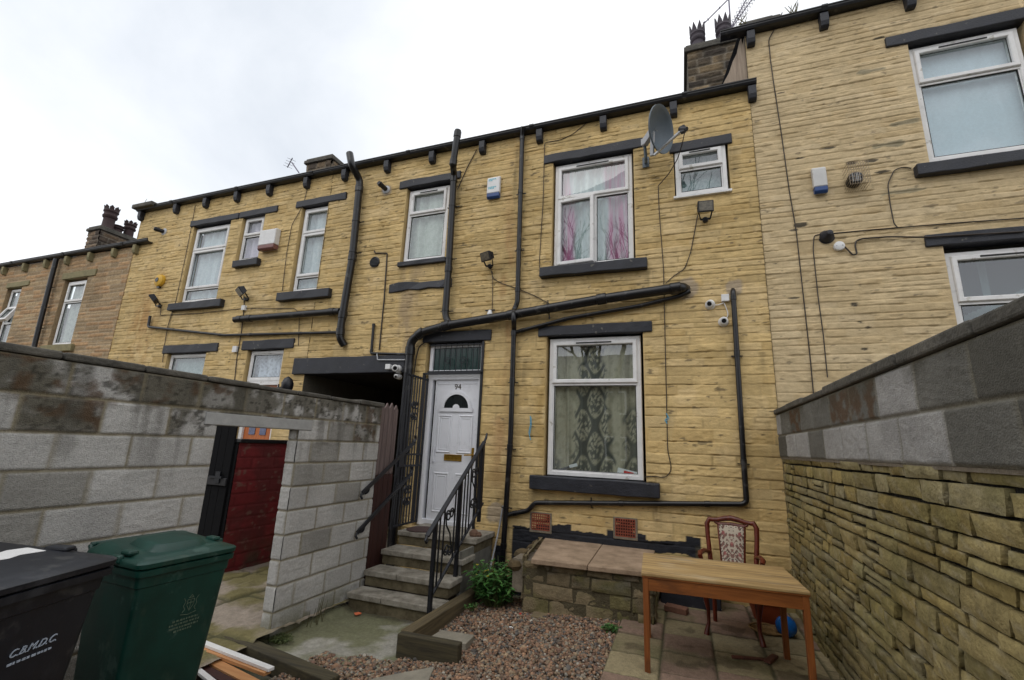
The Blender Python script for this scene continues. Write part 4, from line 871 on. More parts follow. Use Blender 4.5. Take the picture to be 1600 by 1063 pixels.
m = MB(); [m.box(xc+k-.003, xc+k+.003, -.14, -.10, zc-.055, zc+.055) for k in (-.035, -.017, 0, .017, .035)]; m.build('slats', M['metal'], t)
m = MB()
for i in range(9): x = a+(b-a)*i/8; m.tube([(x, -.005, c), (x, -.2, c), (x, -.2, e), (x, -.005, e)], .0024, 5)
for i in range(7): z = c+(e-c)*i/6; m.tube([(a, -.005, z), (a, -.2, z), (b, -.2, z), (b, -.005, z)], .0024, 5)
m.build('cage', mplain('tan_wire', S(150, 134, 112), .5, .2), t)
q = P(1292, 370, Y=-.02); t = thing('wall_lamp', 'dark cone shaped fixture on the beige house where the cables meet', 'lamp', (q.x, 0, q.z-.06))
m = MB(); m.lathe([(.075, 0), (.078, .02), (.06, .06), (.03, .12), (.0, .13)], (q.x, 0, q.z), (.1, -1, .1), 18); m.build('shade', M['lintel'], t, smooth=True)
m = MB(); m.lathe([(.085, 0), (.085, .012), (0, .012)], (q.x, 0, q.z), (0, -1, 0), 18); m.build('back_plate', M['iron'], t)
q = P(1311, 385, Y=-.02); t = thing('junction_box', 'round pale junction box below the dark cone on the beige house', 'junction box', (q.x, 0, q.z-.06))
m = MB(); m.lathe([(.055, 0), (.055, .04), (.048, .046), (0, .046)], (q.x, 0, q.z), (0, -1, 0), 20); m.build('box', M['wplastic'], t, smooth=True)
m = MB(); [m.lathe([(.006, .046), (.006, .050), (0, .05)], (q.x+i*.03, 0, q.z), (0, -1, 0), 8) for i in (-1, 1)]; m.build('screw', M['metal'], t)
# satellite dish
dc = P(1026, 204.5, Y=-.42); t = thing('satellite_dish', 'grey satellite dish on a pole between two upper windows of number 94', 'satellite dish', (dc.x, 0, dc.z-.45))
vw = (Vector((0, CY, 0))-dc).normalized(); mm = (AX[0]*.95+AX[1]*.30); mm = (mm-vw*mm.dot(vw)).normalized(); ax = (vw*.47+mm*.88).normalized(); Q = Vector((0, 0, 1)).rotation_difference(ax).to_matrix().to_4x4(); T = Matrix.Translation(dc) @ Q
R = .30; m = MB(); pr = [(R*k/10, .125*(k/10)**2-.05) for k in range(11)]
m.lathe([(0, -.05)]+pr[1:]+[(R+.012, .077), (R+.012, .060), (R, .060)]+[(x, z-.012) for x, z in pr[::-1][1:]], (0, 0, 0), n=40); dob = m.build('reflector', M['dish'], t, tf=T, smooth=True)
lnb = P(1067, 202, Y=-.62); foot = P(1022, 243, Y=-.40)
m = MB(); m.bar(foot, lnb, .03, .03); m.build('feed_arm', M['metal'], t, bevel=.004)
m = MB(); dl = (dc-lnb).normalized(); m.tube([lnb-dl*.06, lnb-dl*.02, lnb+dl*.03, lnb+dl*.05], [.028, .03, .035, .03], 14); m.bar(lnb-Vector((.0, 0, .05)), lnb+Vector((.0, 0, .04)), .05, .06, ax); m.build('receiver_head', M['iron'], t, smooth=False)
p0 = P(1009, 254, Y=-.02); p1 = P(1009.5, 250, Y=-.22); p2 = P(1007, 224, Y=-.30)
m = MB(); m.tube([p0, p1, p2], .021, 10, fillet=.05); m.bar(p0+Vector((0, .0, -.08)), p0+Vector((0, 0, .08)), .09, .02, (0, 1, 0)); m.build('wall_bracket', M['dish'], t)
m = MB(); m.bar(p2, dc-ax*.07, .07, .10); m.bar(p2-Vector((0, 0, .04)), p2+Vector((0, 0, .06)), .07, .07, ax); m.bar(dc-ax*.06, foot-ax*.03, .035, .05); m.build('back_mount', M['gplastic'], t, bevel=.005)
m = MB(); [m.lathe([(.006, 0), (.006, .006), (0, .006)], (0, 0, 0), n=8) for i in range(1)]
for (i, j) in ((-.03, .05), (.04, -.02)): m.lathe([(.008, -.045), (.008, -.036), (0, -.036)], (i, j, 0), n=8)
m.build('bolt', M['metal'], t, tf=T)
# aerials
def yagi(label, base, top, boom0, boom1, n, el, base_off=None, dens=.5):
    t = thing('tv_aerial', label, 'aerial', tuple(base)); m = MB(); m.tube([base, top], .014, 8); m.build('mast', M['alum'], t)
    b0, b1 = Vector(boom0), Vector(boom1); d = (b1-b0).normalized(); s = d.cross(Vector((0, 1, 0))).normalized()
    m = MB(); m.tube([b0, b1], .011, 8); m.build('boom', M['alum'], t); m = MB()
    for i in range(n):
        p = b0.lerp(b1, (i+.3)/n); q = (Vector((.3, 1, .1))).normalized(); m.tube([p-q*el, p+q*el], .004, 5); m.tube([p-s*el*dens, p+s*el*dens], .004, 5)
    m.build('elements', M['alum'], t)
yagi('tall television aerial with two booms rising behind the crown chimney pots', P(1143, 60, Y=2.2), P(1136, -40, Y=2.2), P(1141, 46, Y=2.2), P(1172, -12, Y=2.2), 9, .12)
yagi('television aerial leaning right with many short cross rods beside the tall aerial', P(1141, 60, Y=2.5), P(1143, 40, Y=2.5), P(1142, 46, Y=2.5), P(1180, -8, Y=2.5), 11, .13)
yagi('single rod aerial slanting left behind the crown pots', P(1098, 40, Y=2.0), P(1102, 34, Y=2.0), P(1101, 36, Y=2.0), P(1137, 0, Y=2.0), 2, .04)
yagi('small thin aerial on the neighbour roof left of its chimney', P(467, 270, Y=1.0), P(456, 254, Y=1.0), P(449, 262, Y=1.0), P(457, 247, Y=1.0), 4, .10)
# twine
for lab, pts in (('blue twine hanging from a nail left of the lower window', [(828.5, 650), (829, 662), (826.5, 676), (829, 688)]), ('tuft of blue twine knotted on the cable right of the lower window', [(1041, 646), (1044, 652), (1039, 657), (1042.5, 662)])):
    m = MB(); m.tube(PL(pts, -.03), .006, 6); m.tube(PL([(x+1.5, y+2) for x, y in pts[:3]], -.035), .004, 6); tag(m.build('twine', M['twine'], smooth=True), lab, 'twine')
# small dark lamp over the block wall
q = P(449, 602, Y=-.5); t = thing('garden_ornament', 'small black lantern top showing over the block wall by the orange door', 'lantern', (q.x, -.5, q.z-.1))
m = MB(); m.lathe([(.05, -.12), (.085, -.05), (.09, .03), (.06, .10), (.02, .13), (0, .14)], (q.x, -.5, q.z), n=14); m.build('hood', M['iron'], t, smooth=True)
m = MB(); m.bar((q.x-.3, -.48, q.z-.05), (q.x, -.48, q.z-.03), .02, .03); m.tube([(q.x-.2, -.48, q.z-.1), (q.x-.2, -.48, q.z+.02)], .012, 6); m.build('arm', M['iron'], t)
# ================================================================== GROUND
def floorpatch(name, u0, u1, v0, v1, z, p, colf, du=.02, mat=None, swap=False, zf=None, keep=None):
    f = (lambda U, D, V: (V, U, z+D+(zf(V, U) if zf else 0))) if swap else (lambda U, D, V: (U, V, z+D+(zf(U, V) if zf else 0)))
    return masonry(name, None, mat or M['conc'], f, u0, u1, v0, v1, du, du, p, colf, keep=keep)
m = MB(); m.box(-150, 150, -150, 150, -2.2, -1.96); g = m.build('ground', mplain('bare_earth', S(92, 84, 66), .95, .3, 2, 20, .6, .02)); tag(g, kind='structure')
def dirt_col(U, V, e, r1, r2, r3, D, prof):
    C = np.ones(U.shape+(3,))*np.array((.13, .115, .09)); return lerp(C, (.06, .065, .03), sstep(.45, .65, fbm(U*2, V*2, 3, 4)))
NOJ = dict(pitch=50, len=50, v0=-25, u0=-25, jw=.001, bw=.001, depth=0, off=0, tilt=0, rough=.02, seed=3, rs=5)
tag(floorpatch('yard_ground', -3.6, 1.2, -9, -.0, -1.84, dict(NOJ), dirt_col, .05), kind='structure')
def pad_col(U, V, e, r1, r2, r3, D, prof):
    C = np.ones(U.shape+(3,))*np.array((.33, .315, .27)); C = C*(.75+.5*fbm(U*6, V*6, 4, 5))[..., None]
    moss = sstep(.40, .62, fbm(U*3.5, V*3.5, 8, 5)+.25*np.exp(-((V+1.62)/.32)**2))
    C = lerp(C, (.12, .125, .045), moss*.75)
    return lerp(C, (.07, .06, .035), np.exp(-((V+1.5)/.07)**2)*.8)
tag(floorpatch('path', -3.5, -2.30, -2.68, -1.45, -1.785, dict(NOJ, rough=.018, rs=7), pad_col, .018, zf=lambda x, y: -.02*sstep(-2.55, -2.7, y)+.05*sstep(-3.36, -3.5, x)*sstep(-2.25, -1.9, y)), kind='structure')
def flag_col(U, V, e, r1, r2, r3, D, prof):
    C = np.ones(U.shape+(3,))*np.array((.27, .225, .18))*(1+(r3-.5)*.5)[..., None]
    C = lerp(C, (.15, .13, .04), sstep(.42, .62, fbm(U*2.2, V*2.2, 9, 5))*.85); return lerp(C, (.05, .05, .025), (1-prof)*.8)
tag(floorpatch('alley_paving', -5.0, 3.5, -5.6, -3.44, -1.715, dict(rmin=.5, rmax=.8, lmin=.5, lmax=.95, jw=.012, bw=.025, depth=.02, off=.02, tilt=.012, rough=.012, wob=.05, wscale=2, seed=44), flag_col, .025, swap=True), kind='structure')
def patio_col(U, V, e, r1, r2, r3, D, prof):
    C = np.where((r1 > .5)[..., None], np.array((.25, .17, .125)), np.array((.29, .24, .14)))*(1+(r3-.5)*.35)[..., None]
    C = lerp(C, (.12, .12, .05), sstep(.5, .7, fbm(U*3, V*3, 19, 5))*.5); C = lerp(C, (.05, .035, .02), sstep(.62, .7, fbm(U*5, V*5, 14, 4))*.5)
    return lerp(C, (.05, .05, .025), (1-prof)*.85)
patio = floorpatch('patio', -4.2, -.0, -.615, 1.06, -1.60, dict(pitch=.40, len=.40, v0=-.62, u0=-.37, jw=.006, bw=.012, depth=.012, off=.008, tilt=.004, rough=.005, wob=.004, seed=52), patio_col, .014, swap=True)
tag(patio, kind='structure')
m = MB(); m.box(-.615, 1.06, -4.2, -.0, -1.84, -1.603); tag(m.build('patio_base', M['mortar']), kind='structure')
# gravel: individual pebbles over a gritty bed
def gz(x, y): return -1.785+.165*sstep(-2.25, -.65, x)*1.0+.05*sstep(-2.2, -1.0, y)*sstep(-.8, -1.8, x)
def grav_col(U, V, e, r1, r2, r3, D, prof): return np.ones(U.shape+(3,))*np.array((.10, .075, .055))
def in_grav(x, y):
    return ((x > -2.25) & (x < -.60) & (y > -5.2) & (y < -.55)) | ((x > -2.95) & (x < -2.2) & (y > -5.2) & (y < -2.22-.28*(np.clip(-2.2-x, 0, 1))**.8+.04*np.sin(x*19)))
gb = floorpatch('gravel_bed', -3.0, -.60, -5.2, -.3, -.008, dict(NOJ, rough=.008, rs=20), grav_col, .05, zf=gz, keep=in_grav); tag(gb, kind='structure')
rng = np.random.RandomState(9)
def pebbles():
    ph = (1+5**.5)/2; IV = np.array([(-1, ph, 0), (1, ph, 0), (-1, -ph, 0), (1, -ph, 0), (0, -1, ph), (0, 1, ph), (0, -1, -ph), (0, 1, -ph), (ph, 0, -1), (ph, 0, 1), (-ph, 0, -1), (-ph, 0, 1)])/1.9
    IF = np.array([(0, 11, 5), (0, 5, 1), (0, 1, 7), (0, 7, 10), (0, 10, 11), (1, 5, 9), (5, 11, 4), (11, 10, 2), (10, 7, 6), (7, 1, 8), (3, 9, 4), (3, 4, 2), (3, 2, 6), (3, 6, 8), (3, 8, 9), (4, 9, 5), (2, 4, 11), (6, 2, 10), (8, 6, 7), (9, 8, 1)])
    N = 30000; x = rng.uniform(-3.0, -.6, N); y = rng.uniform(-3.9, -.55, N); k = in_grav(x, y); x, y = x[k], y[k]; N = len(x)
    sc = rng.gamma(6, .0015, N)+.0045; ax = sc[:, None]*rng.uniform(.65, 1.3, (N, 3)); ax[:, 2] *= .75
    a = rng.uniform(0, 6.28, N); ca, sa = np.cos(a), np.sin(a); b = rng.uniform(-.5, .5, N); cb, sb = np.cos(b), np.sin(b)
    W = IV[None]*ax[:, None, :]*rng.uniform(.82, 1.15, (N, 12, 1)); X, Y, Z = W[..., 0], W[..., 1], W[..., 2]
    Y, Z = Y*cb[:, None]-Z*sb[:, None], Y*sb[:, None]+Z*cb[:, None]
    X, Y = X*ca[:, None]-Y*sa[:, None], X*sa[:, None]+Y*ca[:, None]
    z0 = gz(x, y)+rng.uniform(-.004, .014, N)
    V = np.stack([X+x[:, None], Y+y[:, None], Z+z0[:, None]], -1).reshape(-1, 3)
    pal = np.array([(.23, .14, .09), (.28, .165, .10), (.17, .115, .08), (.22, .185, .14), (.11, .10, .09), (.28, .205, .13), (.17, .10, .07), (.32, .29, .24), (.08, .07, .062)])
    c = pal[rng.choice(9, N, p=[.2, .16, .16, .12, .1, .1, .07, .03, .06])]*rng.uniform(.75, 1.35, (N, 1))
    F = (IF[None]+12*np.arange(N)[:, None, None]).reshape(-1, 3)
    return gridmesh('gravel', V, F, np.repeat(c, 12, 0), M['gravelm'])
tag(pebbles(), 'brown gravel', 'gravel', kind='stuff')
# ================================================================== LEFT BLOCK WALL
def block_col(U, V, e, r1, r2, r3, D, prof):
    C = np.ones(U.shape+(3,))*np.array((.46, .45, .43))*(1+(r3-.5)*.14)[..., None]
    C = lerp(C, (.25, .24, .215), (r1 > .87).astype(float)*.75)
    C = C*(.82+.36*fbm(U*4, V*4, 21, 5))[..., None]
    top = sstep(-.10, .02, V)*(r2 > .45)+sstep(.10, .24, V)*1.25
    w = np.clip(top, 0, 1)*sstep(.36, .60, fbm(U*8, V*8, 23, 6)+.16*sstep(.2, .39, V))
    C = lerp(C, (.085, .075, .05), w*.82); C = lerp(C, (.03, .027, .02), np.clip(top, 0, 1)*sstep(.62, .68, fbm(U*26, V*30, 25, 3))*.7)
    C = lerp(C, (.085, .045, .02), np.clip(top, 0, 1)*sstep(.50, .68, fbm(U*11+9, V*12, 24, 5))*(r1 > .55)*.75)
    C = lerp(C, (.25, .215, .14), (1-prof)*.9)
    st = sstep(.52, .7, fbm(U*12, V*1.5, 26, 4))*sstep(-.6, .3, V); C = lerp(C, (.09, .085, .07), st*.6)
    C = lerp(C, (.11, .11, .04), sstep(-1.45, -1.8, V)*sstep(.4, .6, fbm(U*5, V*5, 27, 4))*.85)
    return C
LW = thing('boundary_wall', 'long grey concrete block wall on the left pierced by a doorway, dark weathered coping', 'wall', (-3.5, -5, GND))
BLK = dict(pitch=.2165, len=.41, v0=-.037, u0=-3.69, jw=.0055, bw=.010, depth=.011, off=.003, tilt=.002, rough=.0035, wob=.0035, wscale=7, rs=30, seed=61)
WX, WT = -3.5, .11
DY0, DY1 = -3.31, -2.45
masonry('blockwork', LW, M['block'], lambda U, D, V: (WX+D, U, V), -9.0, -1.17, -1.95, .39, .018, .009, BLK, block_col, holes=[(DY0, DY1, -2.2, .16), (-3.42, -2.29, .06, .16)])
bx = MB(); gc = (.3, .3, .29)
bx.quad((WX-WT, -9, -1.95), (WX-WT, DY0, -1.95), (WX-WT, DY0, .39), (WX-WT, -9, .39), gc); bx.quad((WX-WT, DY1, -1.95), (WX-WT, -1.17, -1.95), (WX-WT, -1.17, .39), (WX-WT, DY1, .39), gc); bx.quad((WX-WT, DY0, .06), (WX-WT, DY1, .06), (WX-WT, DY1, .39), (WX-WT, DY0, .39), gc)
bx.quad((WX, DY0, -1.95), (WX, DY0, .06), (WX-WT, DY0, .06), (WX-WT, DY0, -1.95), gc); bx.quad((WX-WT, -1.17, -1.95), (WX, -1.17, -1.95), (WX, -1.17, .39), (WX-WT, -1.17, .39), gc)
bx.build('block_back', M['block'], LW)
masonry('jamb_blocks', LW, M['block'], lambda U, D, V: (U, DY1-D, V), WX-WT, WX+.004, -1.95, .06, .015, .009, dict(BLK, len=.4, u0=-3.9, seed=63), block_col)
m = MB(); m.box(WX-WT, WX+.012, -3.42, -2.29, .062, .158); m.build('lintel', mplain('pale_concrete', (.36, .36, .35), .9, .15, 9, 90, .6), LW, bevel=.006)
def coping(h, x0, x1, y0, y1, z0, z1, n):
    r = random.Random(int(y0*10)); y = y0
    m = MB()
    for i in range(n):
        ya, yb = y0+(y1-y0)*i/n, y0+(y1-y0)*(i+1)/n; j = r.uniform(-.011, .008); k = r.uniform(-.012, .012)
        m.box(x0+k, x1+k, ya+.005, yb-.005, z0+.002, z1+j)
    return m.build('coping', M['coping'], h, bevel=.012)
coping(LW, WX-WT-.03, WX+.03, -9.0, -1.15, .392, .438, 17)
# red painted outhouse wall and black gate seen through the doorway
RXW = -5.4; qa = P(375, 686, X=RXW); qb = P(455, 686, X=RXW)
RW = thing('outhouse_wall', 'dark red painted block wall with black coping seen through the left doorway', 'wall', (RXW, -1.2, -1.9))
def red_col(U, V, e, r1, r2, r3, D, prof):
    C = np.ones(U.shape+(3,))*np.array((.165, .020, .022))*(1+(r3-.5)*.25)[..., None]; C = lerp(C, (.10, .022, .022), sstep(.42, .66, fbm(U*3, V*3, 5, 4))*.8); C = lerp(C, (.16, .09, .07), sstep(.68, .72, fbm(U*12, V*14, 6, 4))*.7); C = lerp(C, (.07, .045, .03), sstep(-1.2, -1.65, V)*sstep(.35, .6, fbm(U*6, V*5, 7, 4))*.8); return lerp(C, (.10, .012, .014), (1-prof)*.6)
masonry('painted_blocks', RW, M['redbrick'], lambda U, D, V: (RXW+D, U, V), qa.y, .6, -1.95, qa.z-.05, .02, .01, dict(pitch=.15, len=.36, v0=0, jw=.006, bw=.012, depth=.005, off=.002, tilt=.002, rough=.004, wob=.005, seed=71), red_col)
m = MB(); m.box(RXW-.2, RXW-.012, qa.y, .6, -1.95, qa.z-.05, (.2, .02, .02)); m.build('core', M['dark'], RW)
m = MB(); m.box(RXW-.22, RXW+.04, qa.y-.01, .6, qa.z-.048, qa.z+.0); m.build('coping', M['gutter'], RW, bevel=.01)
GT = thing('yard_gate', 'tall black boarded gate standing open beside the red wall behind the doorway', 'gate', (RXW-.4, qa.y, -1.85))
for i in range(7): m = MB(); m.box(RXW-.06-.13*(i+1)+.004, RXW-.06-.13*i, qa.y-.03, qa.y-.005, -1.72, .52); m.build('board', M['dark'], GT, bevel=.004)
m = MB(); [m.box(RXW-.96, RXW-.06, qa.y-.055, qa.y-.032, z, z+.09) for z in (-1.5, -.65, .2)]; m.build('rail', M['blkgate'], GT, bevel=.004)
m = MB(); m.bar((RXW-.35, qa.y-.065, -.55), (RXW-.12, qa.y-.065, -.55), .02, .025); m.box(RXW-.24, RXW-.16, qa.y-.07, qa.y-.055, -.62, -.48); m.build('bolt', M['iron'], GT)
# ================================================================== RIGHT BOUNDARY WALL
RWX = 1.05
RB = thing('boundary_wall', 'right boundary wall of rough olive stone below and two courses of grey blocks above', 'wall', (RWX+.1, -4, GND))
def dry_col(U, V, e, r1, r2, r3, D, prof):
    C = np.ones(U.shape+(3,))*np.array((.255, .21, .115))*(1+(r3-.5)*.5)[..., None]
    C = lerp(C, (.33, .29, .19), sstep(.55, .8, r1)*.6)
    C = C*(.65+.7*fbm(U*9, V*16, 22, 5))[..., None]
    C = lerp(C, (.105, .10, .03), sstep(.45, .66, fbm(U*3, V*4, 29, 5))*.6)
    C = lerp(C, (.10, .10, .035), sstep(-.9, -1.6, V)*.45)
    return lerp(C, (.022, .02, .016), (1-prof)*.85)
def dry_stone(U, V, r1, r2, k):
    base = .86*np.array([(.34, .262, .10), (.30, .245, .105), (.36, .285, .125), (.27, .205, .075), (.32, .27, .14)][int(r1*5)])*(.8+.4*r2)
    C = np.ones(U.shape+(3,))*base; C = C*(.72+.56*fbm(U*14, V*26+k, 22, 4))[..., None]
    C = lerp(C, (.16, .145, .05), sstep(.52, .70, fbm(U*3.2, V*4.2, 29, 4))*.45); C = lerp(C, (.40, .36, .26), sstep(.60, .72, fbm(U*22, V*40, 31, 3))*.35)
    return lerp(C, (.12, .105, .045), sstep(-.95, -1.6, V)*.4)
stonepile('stonework', RB, M['stone'], lambda U, D, V: (RWX+.03-D, U, V), -5.0, .0, -1.95, -.012, (.060, .104), (.14, .44), .0145, .036, .011, dry_stone, 87, back=.01)
def rblock_col(U, V, e, r1, r2, r3, D, prof):
    k = np.where(V < .2215, np.floor((U+3.59)/.45), 20+np.floor((U+3.365)/.45)).astype(int)
    light = np.isin(k, [0, 1, 2, 3, 5, 6, 20, 27]); dark = np.isin(k, [7, 25, -2, 18])
    C = np.ones(U.shape+(3,))*np.array((.155, .15, .132)); C = lerp(C, (.36, .35, .335), light.astype(float)); C = lerp(C, (.105, .10, .085), dark.astype(float))
    rust = np.isin(k, [21, 22, 25])
    C = C*(.75+.5*fbm(U*6, V*6, 31, 5))[..., None]
    C = lerp(C, (.10, .05, .02), rust*sstep(.40, .62, fbm(U*11, V*14, 33, 5))*.75)
    C = lerp(C, (.07, .065, .045), sstep(.3, .46, V)*sstep(.45, .65, fbm(U*5, V*3, 35, 4))*.6)
    return lerp(C, (.20, .18, .13), (1-prof)*.75)
masonry('blockwork', RB, M['block'], lambda U, D, V: (RWX-.012-D, U, V), -5.2, .0, -.012, .458, .014, .0075, dict(BLK, pitch=.235, len=.45, v0=-.0135, u0=-3.815, seed=93, jw=.006), rblock_col)
m = MB(); m.box(RWX+.05, RWX+.2, -5.2, 0, -1.95, .458, (.2, .2, .19)); m.build('core', M['block'], RB)
m = MB(); m.box(RWX-.010, RWX+.06, -5.2, 0, -.03, -.013); m.build('mortar_bed', M['mortar'], RB)
coping(RB, RWX-.035, RWX+.24, -5.2, -.0, .46, .517, 8)
# ================================================================== FENCE, STEPS, IRONWORK
FN = thing('fence', 'weathered wooden picket fence between the block wall end and the big soil pipe', 'fence', (-3.53, -.6, -1.9))
for i in range(4):
    y0 = -1.13+i*.10; y1 = y0+.09; zt = .42+.01*((i*7) % 3)
    m = MB(); m.poly([(-3.56, y0, -.42), (-3.56, y1, -.42), (-3.56, y1, zt-.03), (-3.56, (y0+y1)/2, zt+.035), (-3.56, y0, zt-.03)], (.022, 0, 0)); m.build('picket', M['fencepale'], FN, bevel=.003)
    m = MB(); m.box(-3.558, -3.532, y0-.002, y1+.004, -1.85, -.425); m.build('lower_board', M['fencedark'], FN, bevel=.003)
m = MB(); [m.box(-3.60, -3.562, -1.13, -.74, z, z+.08) for z in (-1.5, -.6, .15)]; m.build('rail', M['fencedark'], FN)
ST = thing('stone_steps', 'four worn stone slab steps rising to the white front door', 'steps', (-2.9, -.8, -1.8))
NY, NZ = [-.62, -.945, -1.24, -1.50], [-1.12, -1.285, -1.45, -1.615]
def step_col(b, s):
    def f(U, V, e, r1, r2, r3, D, prof):
        C = np.ones(U.shape+(3,))*np.array(b); C = C*(.7+.6*fbm(U*8, V*8, s, 5))[..., None]; return lerp(C, (.10, .09, .045), sstep(.5, .7, fbm(U*3.5, V*3.5, s+3, 5))*.75)
    return f
TRD = mplain('worn_step_slab', S(104, 98, 86), .92, .3, 7, 60, .7, .006, col2=S(168, 162, 150)); RIS = mplain('mossy_riser', S(62, 54, 34), .95, .3, 6, 50, .7, .006, col2=S(122, 112, 88))
for i in range(4):
    yb = NY[i-1]-.02 if i else .06; x0, x1 = -3.46, -2.36
    for (a, b) in ((x0, -3.03), (-3.024, x1)):
        m = MB(); m.box(a, b, NY[i], yb+.03 if i else yb, NZ[i]-.058, NZ[i]+(.002 if a > -3.1 else 0)); m.build('tread', TRD, ST, bevel=.009)
    m = MB(); m.box(x0+.01, x1-.03, NY[i]+.028, yb+.05 if i else yb, (NZ[i+1] if i < 3 else -1.86)+.001, NZ[i]-.06); m.build('riser', RIS, ST, bevel=.006)
m = MB(); m.box(-2.42, -2.392, -.93, -.02, -1.86, -1.20); m.build('side_blocks', mplain('grey_rendered_block', S(120, 118, 110), .9, .3, 5, 60, .6), ST)
RLX = -2.425
RL = thing('iron_railing', 'black iron handrail with scrolls and balusters on the right of the steps', 'railing', (RLX, -1, -1.6))
t0, t1 = Vector((RLX, -1.69, -.92)), Vector((RLX, -.37, .03)); b0, b1 = Vector((RLX, -1.50, -1.50)), Vector((RLX, -.32, -.735))
m = MB(); m.bar(t0, t1, .05, .022, (0, 0, 1)); m.tube([t1, t1+Vector((0, .05, .05)), t1+Vector((0, .07, .11))], [.016, .018, .012], 8); m.tube([t0, t0+Vector((0, -.03, -.035)), t0+Vector((0, -.01, -.06)), t0+Vector((0, .02, -.04))], .014, 8); m.build('handrail', M['iron'], RL, bevel=.004)
m = MB(); m.bar(b0, b1, .03, .018); m.build('bottom_rail', M['iron'], RL, bevel=.003)
zt = lambda y: t0.z+(y-t0.y)/(t1.y-t0.y)*(t1.z-t0.z); zb = lambda y: b0.z+(y-b0.y)/(b1.y-b0.y)*(b1.z-b0.z)
for (y, zf) in ((-1.53, -1.66), (-.99, -1.45), (-.42, -.95)): m = MB(); m.box(RLX-.02, RLX+.02, y-.02, y+.02, zf, zt(y)-.008); m.build('post', M['iron'], RL, bevel=.003)
for i, y in enumerate([-1.43, -1.34, -1.10, -1.04, -.88, -.80, -.72, -.50, -.36]):
    m = MB(); m.box(RLX-.007, RLX+.007, y-.007, y+.007, zb(y), zt(y)-.01); m.build('baluster', M['iron'], RL)
for yc, k in ((-1.22, 1), (-.61, 1)):
    m = MB(); zc = (zt(yc)+zb(yc))/2; A = (0, 1, 0)
    for s in (1, -1):
        scroll(m, (RLX, yc-.035, zc+s*.17), .062, A, (0, 0, 1), .0095, 1.4, -1, s); scroll(m, (RLX, yc+.045, zc+s*.19), .056, A, (0, 0, 1), .0095, 1.4, 1, s)
    m.tube([(RLX, yc-.085, zc+.17), (RLX, yc-.07, zc+.08), (RLX, yc+.03, zc-.02), (RLX, yc+.05, zc-.10), (RLX, yc+.085, zc-.17)], .0095, 6); m.build('scroll', M['iron'], RL)
LR = thing('iron_railing', 'pair of plain black sloping iron rails with curled ends left of the steps', 'railing', (-3.44, -.9, -1.2))
for (a, b) in (((566, 771), (647, 692)), ((558, 833), (642, 741))):
    p, q = P(*a, X=-3.44), P(*b, X=-3.44); m = MB(); m.bar(p, q, .022, .045); m.tube([q, q+Vector((0, .03, .05)), q+Vector((0, .02, .10))], .02, 8); m.tube([p, p+Vector((0, -.02, -.03)), p+Vector((0, .01, -.06))], .014, 8); m.build('rail', M['iron'], LR, bevel=.003)
    d = q-p; m = MB(); c = p+d*.12; m.tube([c, c+Vector((-.01, .0, -.07)), c+Vector((-.06, .0, -.09))], .012, 8, fillet=.03); c = p+d*.9; m.tube([c, c+Vector((-.01, .0, -.07)), c+Vector((-.06, .0, -.09))], .012, 8, fillet=.03); m.build('bracket', M['iron'], LR)
SG = thing('security_gate', 'black barred security gate swung open left of the white front door', 'gate', (-3.52, -.4, -1.1))
GX, ga, gb_, gz0, gz1 = -3.535, -.66, -.06, -1.105, .92
m = MB()
for y in (ga, gb_): m.bar((GX, y, gz0), (GX, y, gz1-(.0)), .03, .03, (0, 1, 0))
for z in (gz0+.02, -.18, -.33, gz1-.02): m.bar((GX, ga, z), (GX, gb_, z), .022, .026)
m.build('frame', M['iron'], SG, bevel=.003)
for i in range(8):
    y = ga+(gb_-ga)*(i+1)/9; m = MB(); m.box(GX-.007, GX+.007, y-.007, y+.007, gz0+.03, gz1+.0); m.build('bar', M['iron'], SG)
m = MB(); m.box(GX-.03, GX+.03, ga+.0, ga+.12, -.34, -.17); m.build('lock_box', M['iron'], SG, bevel=.005)
for zc in (.42, -.72):
    m = MB()
    for s in (1, -1): scroll(m, (GX, -.38, zc+s*.07), .06, (0, 1, 0), (0, 0, 1), .011, 1.4, 1, s); scroll(m, (GX, -.31, zc+s*.07), .06, (0, 1, 0), (0, 0, 1), .011, 1.4, -1, s)
    m.build('scroll', M['iron'], SG)
m = MB(); m.lathe([(.20, 0), (.205, .006), (.19, .012), (.0, .014)], (-3.22, -.42, -1.118), n=28); tag(m.build('door_mat', mplain('brown_mat', S(70, 52, 48), .95, .3, 40, 150, .8)), 'dark half round mat on the top step at the white door', 'door mat')
q = P(741, 828, Y=-.45); m = MB(); m.lathe([(.05, 0), (.06, .02), (.055, .05), (.03, .075), (0, .085)], (q.x, -.45, -1.118), n=9); m.lathe([(.03, 0), (.04, .02), (.02, .05), (0, .055)], (q.x+.06, -.43, -1.118), n=7); tag(m.build('loose_stone', mplain('brown_cobble', S(108, 82, 66), .9, .3, 12, 40, .6)), 'brown stone lying on the top step by the railing', 'stone')
